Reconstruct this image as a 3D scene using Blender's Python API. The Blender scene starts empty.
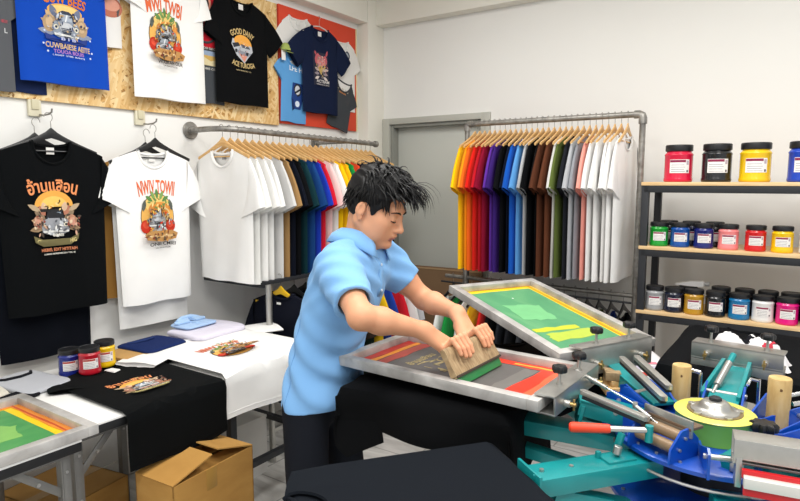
import bpy, bmesh, math, random
import numpy as np
from mathutils import Matrix, Vector, Euler, noise
SC = bpy.context.scene
COL = SC.collection
PI = math.pi
R = math.radians
random.seed(4)

# ---------------- camera, world, lights, exposure ----------------
cam = bpy.data.cameras.new('camera')
cam.sensor_width = 36.0
cam.lens = 27.0
cam.clip_start = 0.05
cam_o = bpy.data.objects.new('camera', cam)
COL.objects.link(cam_o)
cam_o.location = (2.9, 0.0, 1.55)
cam_o.rotation_euler = (R(90) - math.atan(69.5 / 600), 0, math.atan(410 / 604))
SC.camera = cam_o

SC.view_settings.view_transform = 'Standard'
SC.view_settings.look = 'None'
SC.view_settings.gamma = 1.0
SC.view_settings.use_curve_mapping = False
SC.view_settings.exposure = 0.08

world = bpy.data.worlds.new('world')
SC.world = world
world.use_nodes = True
bg = world.node_tree.nodes['Background']
bg.inputs[0].default_value = (0.97, 0.985, 1.0, 1)
bg.inputs[1].default_value = 0.74

def area_light(name, loc, sx, sy, power, rot=(0, 0, 0), color=(1, 0.985, 0.965)):
    l = bpy.data.lights.new(name, 'AREA')
    l.shape = 'RECTANGLE'
    l.size = sx
    l.size_y = sy
    l.energy = power
    l.color = color
    o = bpy.data.objects.new(name, l)
    COL.objects.link(o)
    o.location = loc
    o.rotation_euler = rot
    return o
area_light('ceiling_lamp', (1.35, 2.1, 2.98), 0.5, 1.3, 26)
area_light('ceiling_lamp', (2.9, 2.0, 2.98), 0.5, 1.3, 34)
area_light('ceiling_lamp', (2.0, 0.2, 2.98), 0.5, 1.3, 36)
area_light('ceiling_lamp', (3.8, 0.2, 2.98), 0.5, 1.3, 36)

# ---------------- helpers ----------------
def lin(h):
    h = h.lstrip('#')
    out = []
    for i in (0, 2, 4):
        c = int(h[i:i + 2], 16) / 255.0
        out.append(c / 12.92 if c <= 0.04045 else ((c + 0.055) / 1.055) ** 2.4)
    return out

MATS = {}
def mat(name, hexc, rough=0.6, metal=0.0, noise_amt=0.06, noise_scale=18.0, bump=0.0, bump_scale=200.0,
        sheen=0.0, coat=0.0, spec=None):
    if name in MATS:
        return MATS[name]
    m = bpy.data.materials.new(name)
    m.use_nodes = True
    nt = m.node_tree
    b = nt.nodes['Principled BSDF']
    c = lin(hexc)
    b.inputs['Roughness'].default_value = rough
    b.inputs['Metallic'].default_value = metal
    if sheen: b.inputs['Sheen Weight'].default_value = sheen
    if coat: b.inputs['Coat Weight'].default_value = coat
    if spec is not None: b.inputs['Specular IOR Level'].default_value = spec
    tc = nt.nodes.new('ShaderNodeTexCoord')
    if noise_amt > 0:
        n = nt.nodes.new('ShaderNodeTexNoise')
        n.inputs['Scale'].default_value = noise_scale
        n.inputs['Detail'].default_value = 5
        nt.links.new(tc.outputs['Object'], n.inputs['Vector'])
        r = nt.nodes.new('ShaderNodeMix')
        r.data_type = 'RGBA'
        r.inputs['A'].default_value = (*[max(0, x * (1 - noise_amt)) for x in c], 1)
        r.inputs['B'].default_value = (*[min(1, x * (1 + noise_amt)) for x in c], 1)
        nt.links.new(n.outputs['Fac'], r.inputs['Factor'])
        nt.links.new(r.outputs['Result'], b.inputs['Base Color'])
    else:
        b.inputs['Base Color'].default_value = (*c, 1)
    if bump > 0:
        n2 = nt.nodes.new('ShaderNodeTexNoise')
        n2.inputs['Scale'].default_value = bump_scale
        n2.inputs['Detail'].default_value = 3
        nt.links.new(tc.outputs['Object'], n2.inputs['Vector'])
        bp = nt.nodes.new('ShaderNodeBump')
        bp.inputs['Strength'].default_value = bump
        bp.inputs['Distance'].default_value = 0.004
        nt.links.new(n2.outputs['Fac'], bp.inputs['Height'])
        nt.links.new(bp.outputs['Normal'], b.inputs['Normal'])
    MATS[name] = m
    return m

def cloth(hexc):
    return mat('cotton_' + hexc, hexc, 0.92, 0, 0.05, 9, 0.25, 700, sheen=(0.06 if sum(lin(hexc)) > .3 else 0), spec=0.12)
def ink(hexc):
    return mat('ink_' + hexc, hexc, 0.75, 0, 0.10, 60, spec=0.25)

def ramp_mat(name, cols, scale, rough=0.7, stretch=(1, 1, 1), kind='noise', bump=0.1, detail=8, distort=0.0, metal=0.0):
    if name in MATS: return MATS[name]
    m = bpy.data.materials.new(name)
    m.use_nodes = True
    nt = m.node_tree
    b = nt.nodes['Principled BSDF']
    b.inputs['Roughness'].default_value = rough
    b.inputs['Metallic'].default_value = metal
    tc = nt.nodes.new('ShaderNodeTexCoord')
    mp = nt.nodes.new('ShaderNodeMapping')
    mp.inputs['Scale'].default_value = stretch
    nt.links.new(tc.outputs['Object'], mp.inputs['Vector'])
    if kind == 'noise':
        t = nt.nodes.new('ShaderNodeTexNoise')
        t.inputs['Scale'].default_value = scale
        t.inputs['Detail'].default_value = detail
        t.inputs['Distortion'].default_value = distort
        out = t.outputs['Fac']
    elif kind == 'wave':
        t = nt.nodes.new('ShaderNodeTexWave')
        t.inputs['Scale'].default_value = scale
        t.inputs['Distortion'].default_value = distort
        t.inputs['Detail'].default_value = 4
        out = t.outputs['Fac']
    nt.links.new(mp.outputs['Vector'], t.inputs['Vector'])
    cr = nt.nodes.new('ShaderNodeValToRGB')
    els = cr.color_ramp.elements
    while len(els) < len(cols): els.new(0.5)
    for e, (p, h) in zip(els, cols):
        e.position = p
        e.color = (*lin(h), 1)
    nt.links.new(out, cr.inputs['Fac'])
    nt.links.new(cr.outputs['Color'], b.inputs['Base Color'])
    if bump:
        bp = nt.nodes.new('ShaderNodeBump')
        bp.inputs['Strength'].default_value = bump
        bp.inputs['Distance'].default_value = 0.003
        nt.links.new(out, bp.inputs['Height'])
        nt.links.new(bp.outputs['Normal'], b.inputs['Normal'])
    MATS[name] = m
    return m

STEEL = mat('brushed_steel', 'b9b8b3', 0.36, 0.85, 0.16, 25)
ALU = ramp_mat('scuffed_aluminium', [(0.25, '8f8c88'), (0.5, 'bcb9b5'), (0.75, 'd6d4d0')], 9, 0.45, (1, 1, 1), 'noise', 0.05, 10, 0.6, metal=0.35)
PIPE = ramp_mat('galvanised_pipe', [(0.3, '77746f'), (0.6, '9c9993'), (0.8, 'b5b2ac')], 30, 0.42, (1, 1, 1), 'noise', 0.04, metal=0.55)
CHROME = mat('chrome', 'd8d8d8', 0.16, 1.0, 0.05, 30)
BLACKP = mat('black_plastic', '141416', 0.38, 0, 0.1, 40)
BLACKM = mat('black_painted_steel', '26282c', 0.5, 0.2, 0.1, 30)
TEAL = mat('teal_enamel', '0c8a8c', 0.38, 0.1, 0.16, 14, coat=0.3)
BLUE = mat('blue_enamel', '0a4aae', 0.35, 0.05, 0.14, 12, coat=0.35)
WOOD = ramp_mat('pale_wood', [(0.2, 'c79a62'), (0.5, 'd9b27a'), (0.8, 'e6c796')], 14, 0.6, (1, 6, 6), 'noise', 0.05, 6, 0.4)
SHELFW = ramp_mat('shelf_wood', [(0.25, 'd3ad78'), (0.55, 'e0bf8e'), (0.8, 'e9cfa3')], 10, 0.55, (1, 7, 7), 'noise', 0.03, 6, 0.5)
HANGW = ramp_mat('hanger_wood', [(0.2, 'cf9a55'), (0.5, 'ddb072'), (0.8, 'e8c48c')], 22, 0.5, (1, 5, 5), 'noise', 0.03, 5, 0.4)
LOGW = ramp_mat('turned_wood', [(0.2, 'b08a52'), (0.5, 'c9a86e'), (0.8, 'd8bd8a')], 12, 0.65, (3, 3, 1), 'noise', 0.05, 6, 0.6)
OLDW = ramp_mat('worn_wood', [(0.2, '6f5a40'), (0.5, '9c8360'), (0.8, 'b8a27e')], 14, 0.7, (2, 8, 2), 'noise', 0.1, 8, 0.6)
CARD = ramp_mat('cardboard', [(0.3, 'b0803c'), (0.55, 'bd8d46'), (0.8, 'c89a55')], 5, 0.85, (1, 1, 3), 'noise', 0.03)
SKIN = mat('skin', 'd79c78', 0.52, 0, 0.07, 22, 0.06, 300, spec=0.35)
for _n in ('Subsurface Weight',):
    SKIN.node_tree.nodes['Principled BSDF'].inputs[_n].default_value = 0.12
    SKIN.node_tree.nodes['Principled BSDF'].inputs['Subsurface Radius'].default_value = (0.012, 0.005, 0.003)
LIP = mat('lips', 'b8705c', 0.5, 0, 0.06, 40)
HAIR = mat('black_hair', '0b0a0b', 0.55, 0, 0.2, 60, spec=0.3)
WHITEP = mat('white_laminate', 'eeedea', 0.35, 0, 0.02, 4)
PAPER = mat('white_paper', 'eeece8', 0.7, 0, 0.02, 10)

def wmat(o):
    m = o.matrix_basis.copy()
    p = o.parent
    while p:
        m = p.matrix_basis @ m
        p = p.parent
    return m

SPLIT = {'roller_bracket', 'stop_rod', 'hub_nut', 'latch', 'bolt', 'bolt_head', 'head_socket', 'eyebrow', 'eyelash', 'button', 'wing_bolt', 'frame_rail', 'apron', 'red_strip', 'rivet', 'beam', 'foot', 'bolt', 'arm_bracket', 'blocks', 'stencil_art'}
class MB:
    def __init__(self):
        self.v = []; self.f = []; self.fm = []; self.mats = []
        self.M = Matrix.Identity(4)
    def mi(self, m):
        if m not in self.mats: self.mats.append(m)
        return self.mats.index(m)
    def add(self, vs, fs, m):
        o = len(self.v); k = self.mi(m); M = self.M
        self.v.extend([M @ Vector(p) for p in vs])
        for f in fs:
            self.f.append(tuple(i + o for i in f)); self.fm.append(k)
    def box(self, c, s, m, rot=None, bev=0.0):
        bm = bmesh.new()
        bmesh.ops.create_cube(bm, size=1.0)
        for v in bm.verts: v.co = Vector((v.co.x * s[0], v.co.y * s[1], v.co.z * s[2]))
        if bev > 0:
            bmesh.ops.bevel(bm, geom=list(bm.edges), offset=min(bev, min(s) * 0.45), segments=2, affect='EDGES', profile=0.6)
        T = Matrix.Translation(c)
        if rot is not None:
            T = T @ (rot if isinstance(rot, Matrix) else Euler(rot).to_matrix().to_4x4())
        bm.verts.index_update()
        self.add([T @ v.co for v in bm.verts], [[v.index for v in f.verts] for f in bm.faces], m)
        bm.free()
        return self
    def bar(self, a, b, w, h, m, bev=0.0, up=(0, 0, 1)):
        """box beam from a to b, w across, h along up"""
        a = Vector(a); b = Vector(b); d = (b - a); L = d.length; d.normalize()
        up = Vector(up)
        side = d.cross(up)
        if side.length < 1e-4: side = d.cross(Vector((1, 0, 0)))
        side.normalize(); u2 = side.cross(d)
        rot = Matrix((( d.x, side.x, u2.x, 0), (d.y, side.y, u2.y, 0), (d.z, side.z, u2.z, 0), (0, 0, 0, 1)))
        return self.box((a + b) / 2, (L, w, h), m, rot, bev)
    def loft(self, rings, m, cap0=True, cap1=True):
        n = len(rings[0]); vs = [p for r in rings for p in r]; fs = []
        for i in range(len(rings) - 1):
            for j in range(n):
                k = (j + 1) % n
                fs.append((i * n + j, i * n + k, (i + 1) * n + k, (i + 1) * n + j))
        if cap0: fs.append(tuple(range(n))[::-1])
        if cap1: fs.append(tuple((len(rings) - 1) * n + j for j in range(n)))
        self.add(vs, fs, m)
        return self
    def tube(self, pts, r, m, n=10, cap=True, flat=1.0):
        pts = [Vector(p) for p in pts]
        rs = r if isinstance(r, (list, tuple)) else [r] * len(pts)
        rings = []; prev = None
        for i, p in enumerate(pts):
            t = (pts[min(i + 1, len(pts) - 1)] - pts[max(i - 1, 0)])
            t.normalize()
            if prev is None:
                a = Vector((0, 0, 1)) if abs(t.z) < 0.9 else Vector((1, 0, 0))
                x = t.cross(a); x.normalize()
            else:
                x = prev - t * prev.dot(t)
                if x.length < 1e-6: x = t.cross(Vector((0, 0, 1)))
                x.normalize()
            prev = x
            y = t.cross(x)
            rings.append([p + (x * math.cos(2 * PI * j / n) + y * math.sin(2 * PI * j / n) * flat) * rs[i] for j in range(n)])
        return self.loft(rings, m, cap, cap)
    def cyl(self, a, b, r, m, n=20, r2=None, bev=0.0):
        a = Vector(a); b = Vector(b); r2 = r if r2 is None else r2
        if bev > 0:
            d = (b - a).normalized() * bev
            return self.tube([a, a + d * 0.001, a + d, b - d, b - d * 0.001, b], [r - bev, r - bev, r, r2, r2 - bev, r2 - bev], m, n)
        return self.tube([a, b], [r, r2], m, n)
    def lathe(self, prof, m, c=(0, 0, 0), n=32, cap0=True, cap1=True):
        rings = [[(c[0] + r * math.cos(2 * PI * j / n), c[1] + r * math.sin(2 * PI * j / n), c[2] + z) for j in range(n)] for r, z in prof]
        return self.loft(rings, m, cap0, cap1)
    def prism(self, poly, m, o, ex, ey, depth):
        """2D outline extruded along ex x ey, centred on the plane"""
        o = Vector(o); ex = Vector(ex); ey = Vector(ey); ez = ex.cross(ey).normalized()
        n = len(poly)
        vs = [o + ex * p[0] + ey * p[1] - ez * depth / 2 for p in poly] + [o + ex * p[0] + ey * p[1] + ez * depth / 2 for p in poly]
        fs = [tuple(range(n))[::-1], tuple(range(n, 2 * n))]
        for j in range(n):
            k = (j + 1) % n
            fs.append((j, k, n + k, n + j))
        self.add(vs, fs, m)
        return self
    def grid(self, P, m, closed=False):
        """P: rows of points"""
        nr = len(P); nc = len(P[0])
        vs = [p for r in P for p in r]; fs = []
        for i in range(nr - 1):
            for j in range(nc if closed else nc - 1):
                k = (j + 1) % nc
                fs.append((i * nc + j, i * nc + k, (i + 1) * nc + k, (i + 1) * nc + j))
        self.add(vs, fs, m)
        return self
    def pieces(self):
        """groups of faces that touch one another"""
        par = list(range(len(self.v)))
        def find(i):
            while par[i] != i:
                par[i] = par[par[i]]; i = par[i]
            return i
        for f in self.f:
            a = find(f[0])
            for i in f[1:]: par[find(i)] = a
        g = {}
        for i in range(len(self.v)): g.setdefault(find(i), []).append(i)
        bb = [[ids, np.array([tuple(self.v[i]) for i in ids])] for ids in g.values()]
        bb = [[ids, a.min(0) - .0012, a.max(0) + .0012] for ids, a in bb]
        ch = True
        while ch:
            ch = False
            for i in range(len(bb)):
                for j in range(i + 1, len(bb)):
                    if np.all(bb[i][1] <= bb[j][2]) and np.all(bb[j][1] <= bb[i][2]):
                        bb[i] = [bb[i][0] + bb[j][0], np.minimum(bb[i][1], bb[j][1]), np.maximum(bb[i][2], bb[j][2])]
                        del bb[j]; ch = True; break
                if ch: break
        out = []
        for ids, _, _ in bb:
            S = set(ids); re = {i: k for k, i in enumerate(ids)}
            m = MB(); m.mats = self.mats; m.v = [self.v[i] for i in ids]
            for f, k in zip(self.f, self.fm):
                if f[0] in S: m.f.append(tuple(re[i] for i in f)); m.fm.append(k)
            out.append(m)
        return out
    def build(self, name, parent=None, world=False, smooth=40, origin=None):
        if name in SPLIT and parent is not None:
            ps = self.pieces()
            if len(ps) > 1: return [m._build(name, parent, world, smooth, origin) for m in ps][0]
        return self._build(name, parent, world, smooth, origin)
    def _build(self, name, parent=None, world=False, smooth=40, origin=None):
        me = bpy.data.meshes.new(name)
        vs = self.v
        loc = None
        if parent is not None and world:
            inv = wmat(parent).inverted()
            vs = [inv @ p for p in vs]
        elif parent is None:
            if origin is None:
                a = np.array([tuple(p) for p in vs])
                mn = a.min(0); mx = a.max(0)
                origin = ((mn[0] + mx[0]) / 2, (mn[1] + mx[1]) / 2, mn[2])
            loc = Vector(origin)
            vs = [p - loc for p in vs]
        me.from_pydata([tuple(p) for p in vs], [], self.f)
        for m in self.mats: me.materials.append(m)
        me.polygons.foreach_set('material_index', self.fm)
        bm = bmesh.new(); bm.from_mesh(me)
        bmesh.ops.recalc_face_normals(bm, faces=bm.faces)
        bm.to_mesh(me); bm.free()
        if smooth:
            me.shade_smooth()
            me.set_sharp_from_angle(angle=R(smooth))
        me.update()
        o = bpy.data.objects.new(name, me)
        COL.objects.link(o)
        if parent is not None: o.parent = parent
        elif loc is not None: o.location = loc
        return o

def tag(o, label=None, cat=None, group=None, kind=None):
    if label: o['label'] = label
    if cat: o['category'] = cat
    if group: o['group'] = group
    if kind: o['kind'] = kind
    return o
def struct(o): o['kind'] = 'structure'; return o
def thing(name, label, cat, loc=(0, 0, 0), rotz=0.0, group=None, rot=None):
    o = bpy.data.objects.new(name, None)
    o.empty_display_size = 0.05
    COL.objects.link(o)
    o.location = loc
    o.rotation_euler = rot if rot else (0, 0, rotz)
    return tag(o, label, cat, group)
def kids(o): return [c for c in bpy.data.objects if c.parent == o]
def dup(o, label, loc, rot=None, group=None, parent=None):
    c = o.copy(); COL.objects.link(c)
    if parent: c.parent = parent
    else:
        c.location = loc
        if rot: c.rotation_euler = rot
        if label: c['label'] = label
        if group: c['group'] = group
    for ch in kids(o): dup(ch, None, None, parent=c)
    return c

# text outlines as flat 2D polygons
_TXT = {}
def text_polys(s):
    if s in _TXT: return _TXT[s]
    cu = bpy.data.curves.new('glyphs', 'FONT')
    cu.body = s; cu.size = 1.0; cu.align_x = 'CENTER'; cu.align_y = 'CENTER'; cu.resolution_u = 3
    cu.offset = 0.025
    ob = bpy.data.objects.new('glyphs', cu)
    COL.objects.link(ob)
    dg = bpy.context.evaluated_depsgraph_get(); dg.update()
    ev = ob.evaluated_get(dg)
    me = ev.to_mesh()
    vs = [(v.co.x, v.co.y) for v in me.vertices]
    fs = [tuple(p.vertices) for p in me.polygons]
    ev.to_mesh_clear()
    bpy.data.objects.remove(ob); bpy.data.curves.remove(cu)
    if vs:
        xs = [v[0] for v in vs]; ys = [v[1] for v in vs]
        cx = (min(xs) + max(xs)) / 2; cy = (min(ys) + max(ys)) / 2
        w = max(xs) - min(xs); h = max(ys) - min(ys)
        vs = [((x - cx) / w, (y - cy) / h) for x, y in vs]
    _TXT[s] = (vs, fs)
    return _TXT[s]

# ---------------- room ----------------
WALL = mat('white_wall_paint', 'edece8', 0.85, 0, 0.02, 2.5, 0.05, 120, spec=0.15)
BEAM = mat('beam_paint', 'efece2', 0.8, 0, 0.02, 3, spec=0.15)
def floor_mat():
    m = bpy.data.materials.new('grey_marble_tile'); m.use_nodes = True
    nt = m.node_tree; b = nt.nodes['Principled BSDF']; b.inputs['Roughness'].default_value = 0.28
    tc = nt.nodes.new('ShaderNodeTexCoord')
    br = nt.nodes.new('ShaderNodeTexBrick')
    br.offset = 0.5
    br.inputs['Scale'].default_value = 1.0
    br.inputs['Brick Width'].default_value = 0.6; br.inputs['Row Height'].default_value = 0.3
    br.inputs['Mortar Size'].default_value = 0.004
    br.inputs['Color1'].default_value = (*lin('d9d7d2'), 1); br.inputs['Color2'].default_value = (*lin('cfcdc9'), 1)
    br.inputs['Mortar'].default_value = (*lin('9c9a96'), 1)
    nt.links.new(tc.outputs['Object'], br.inputs['Vector'])
    n = nt.nodes.new('ShaderNodeTexNoise'); n.inputs['Scale'].default_value = 3.5; n.inputs['Detail'].default_value = 9; n.inputs['Distortion'].default_value = 1.5
    mp = nt.nodes.new('ShaderNodeMapping'); mp.inputs['Scale'].default_value = (1, 3, 1)
    nt.links.new(tc.outputs['Object'], mp.inputs['Vector']); nt.links.new(mp.outputs['Vector'], n.inputs['Vector'])
    cr = nt.nodes.new('ShaderNodeValToRGB'); cr.color_ramp.elements[0].color = (*lin('b4b2af'), 1); cr.color_ramp.elements[0].position = 0.3
    cr.color_ramp.elements[1].color = (1, 1, 1, 1); cr.color_ramp.elements[1].position = 0.6
    nt.links.new(n.outputs['Fac'], cr.inputs['Fac'])
    mx = nt.nodes.new('ShaderNodeMix'); mx.data_type = 'RGBA'; mx.blend_type = 'MULTIPLY'; mx.inputs['Factor'].default_value = 0.7
    nt.links.new(br.outputs['Color'], mx.inputs['A']); nt.links.new(cr.outputs['Color'], mx.inputs['B'])
    nt.links.new(mx.outputs['Result'], b.inputs['Base Color'])
    return m
struct(MB().box((2.35, 1.2, -0.05), (4.9, 5.8, 0.1), floor_mat()).build('floor', smooth=0))
struct(MB().box((-0.05, 1.2, 1.5), (0.1, 5.8, 3.0), WALL).build('wall_left', smooth=0))
DX0, DX1, DZ = 0.165, 0.955, 1.985
w = MB()
w.box((DX0 / 2 - 0.05, 3.97, 1.5), (DX0 + 0.1, 0.14, 3.0), WALL)
w.box(((DX0 + DX1) / 2, 3.97, (3.0 + DZ) / 2), (DX1 - DX0, 0.14, 3.0 - DZ), WALL)
w.box(((4.8 + DX1) / 2, 3.97, 1.5), (4.8 - DX1, 0.14, 3.0), WALL)
struct(w.build('wall_back', smooth=0))
struct(MB().box((2.35, 1.2, 3.05), (4.9, 5.8, 0.1), BEAM).build('ceiling', smooth=0))
struct(MB().box((0.05, 1.0, 2.86), (0.1, 5.39, 0.28), BEAM, bev=0.004).build('trim_1'))
struct(MB().box((2.45, 3.85, 2.86), (4.7, 0.1, 0.28), BEAM, bev=0.004).build('trim_2'))
struct(MB().box((0.05, 3.8, 1.5), (0.1, 0.2, 3.0), BEAM, bev=0.004).build('trim_3'))
struct(MB().box((2.9, 3.893, 0.05), (3.7, 0.014, 0.1), mat('baseboard_paint', 'd8d4cc', 0.6), bev=0.003).build('baseboard_back'))
struct(MB().box((0.007, 1.2, 0.05), (0.014, 5.0, 0.1), mat('baseboard_paint', 'd8d4cc', 0.6), bev=0.003).build('baseboard_left'))
GREYF = mat('grey_door_frame', 'b9b9b0', 0.5, 0, 0.03, 5)
GREYD = mat('grey_door', 'c9cbc3', 0.55, 0, 0.03, 2)
dr = thing('door_1', None, None, ((DX0 + DX1) / 2, 3.9, 0)); struct(dr)
f = MB()
f.box((DX0 - 0.03, 3.888, 1.0), (0.065, 0.024, 2.06), GREYF, bev=0.004)
f.box((DX1 + 0.035, 3.888, 1.0), (0.07, 0.024, 2.06), GREYF, bev=0.004)
f.box(((DX0 + DX1) / 2, 3.888, DZ + 0.022), (DX1 - DX0 + 0.13, 0.0235, 0.045), GREYF, bev=0.004)
f.box((DX0 + 0.012, 3.955, 0.99), (0.024, 0.11, 1.98), mat('frame_reveal', '8f9089', 0.5), bev=0.002)
f.box((DX1 - 0.012, 3.955, 0.99), (0.024, 0.11, 1.98), mat('frame_reveal', '8f9089', 0.5), bev=0.002)
f.box(((DX0 + DX1) / 2, 3.955, DZ - 0.012), (DX1 - DX0 - 0.05, 0.11, 0.024), mat('frame_reveal', '8f9089', 0.5), bev=0.002)
f.build('door_frame', dr, world=True)
d = MB().box(((DX0 + DX1) / 2, 3.985, 0.985), (DX1 - DX0 - 0.05, 0.03, 1.955), GREYD, bev=0.002).build('door_panel', dr, world=True)
MB().cyl((DX1 - 0.09, 3.97, 1.0), (DX1 - 0.09, 3.93, 1.0), 0.012, STEEL).box((DX1 - 0.13, 3.925, 1.0), (0.1, 0.014, 0.018), STEEL, bev=0.004).build('door_handle', d, world=True)

# ---------------- boards on the left wall ----------------
def osb_mat():
    m = bpy.data.materials.new('strand_board'); m.use_nodes = True
    nt = m.node_tree; b = nt.nodes['Principled BSDF']; b.inputs['Roughness'].default_value = 0.75
    tc = nt.nodes.new('ShaderNodeTexCoord')
    prev = None
    for i, (rot, sc) in enumerate(((0.5, (1, .075, .013)), (-0.8, (1, .06, .012)), (1.25, (1, .085, .014)))):
        mp = nt.nodes.new('ShaderNodeMapping'); mp.vector_type = 'TEXTURE'; mp.inputs['Rotation'].default_value = (rot, 0, 0); mp.inputs['Scale'].default_value = sc
        nt.links.new(tc.outputs['Object'], mp.inputs['Vector'])
        v = nt.nodes.new('ShaderNodeTexVoronoi'); v.inputs['Scale'].default_value = 1.0
        nt.links.new(mp.outputs['Vector'], v.inputs['Vector'])
        cr = nt.nodes.new('ShaderNodeValToRGB'); els = cr.color_ramp.elements
        els.new(0.5); els.new(0.75)
        for e, (p, h) in zip(els, ((0.1, '8f6430'), (0.35, 'c69652'), (0.6, 'dcb374'), (0.9, 'efd6a4'))):
            e.position = p; e.color = (*lin(h), 1)
        nt.links.new(v.outputs['Color'], cr.inputs['Fac'])
        if prev is None: prev = cr.outputs['Color']
        else:
            mx = nt.nodes.new('ShaderNodeMix'); mx.data_type = 'RGBA'; sp = nt.nodes.new('ShaderNodeSeparateColor'); nt.links.new(v.outputs['Color'], sp.inputs['Color']); gt = nt.nodes.new('ShaderNodeMath'); gt.operation = 'GREATER_THAN'; gt.inputs[1].default_value = 0.55; nt.links.new(sp.outputs['Green'], gt.inputs[0]); nt.links.new(gt.outputs['Value'], mx.inputs['Factor'])
            nt.links.new(prev, mx.inputs['A']); nt.links.new(cr.outputs['Color'], mx.inputs['B'])
            prev = mx.outputs['Result']
    nt.links.new(prev, b.inputs['Base Color'])
    return m
tag(MB().box((0.0105, 1.825, 2.29), (0.016, 2.04, 0.76), osb_mat(), bev=0.001).build('strand_board', smooth=0),
    'pale strand board fixed high on the left wall behind the T-shirts', 'board')
pb = thing('display_panel', 'orange-red display panel with cream edge on the left wall near the corner', 'panel', (0.01, 3.25, 1.925))
MB().box((0.0125, 3.255, 2.3), (0.016, 0.79, 0.75), mat('orange_red_card', 'dc4527', 0.6, 0, 0.04, 6), bev=0.001).build('panel', pb, world=True)
MB().box((0.0135, 3.656, 2.3), (0.022, 0.012, 0.752), mat('cream_edge', 'e9dcae', 0.6), bev=0.001).build('edge_strip', pb, world=True)

IVORY = mat('ivory_plastic', 'dcd5bb', 0.45)
for i, (yy, lb) in enumerate(((1.352, 'ivory plastic hook plate on the wall above the black printed T-shirt'), (1.865, 'ivory plastic hook plate on the wall above the white printed T-shirt'))):
    t = thing('wall_hook', lb, 'hook', (0.0, yy, 1.845), group='hook plates on the left wall')
    MB().box((0.009, -0.005, 0.035), (0.016, 0.055, 0.085), IVORY, bev=0.004).build('hook_plate', t)
    MB().box((0.020, -0.005, 0.045), (0.007, 0.03, 0.045), mat('ivory_plastic_dark', 'cfc7a8', 0.45), bev=0.002).build('plate_cover', t)
    MB().tube([(0.02, 0.012, 0.0), (0.05, 0.012, -0.004), (0.10, 0.012, -0.002), (0.125, 0.012, 0.006), (0.13, 0.012, 0.02)], 0.004, PIPE, 8).build('hook', t)

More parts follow.
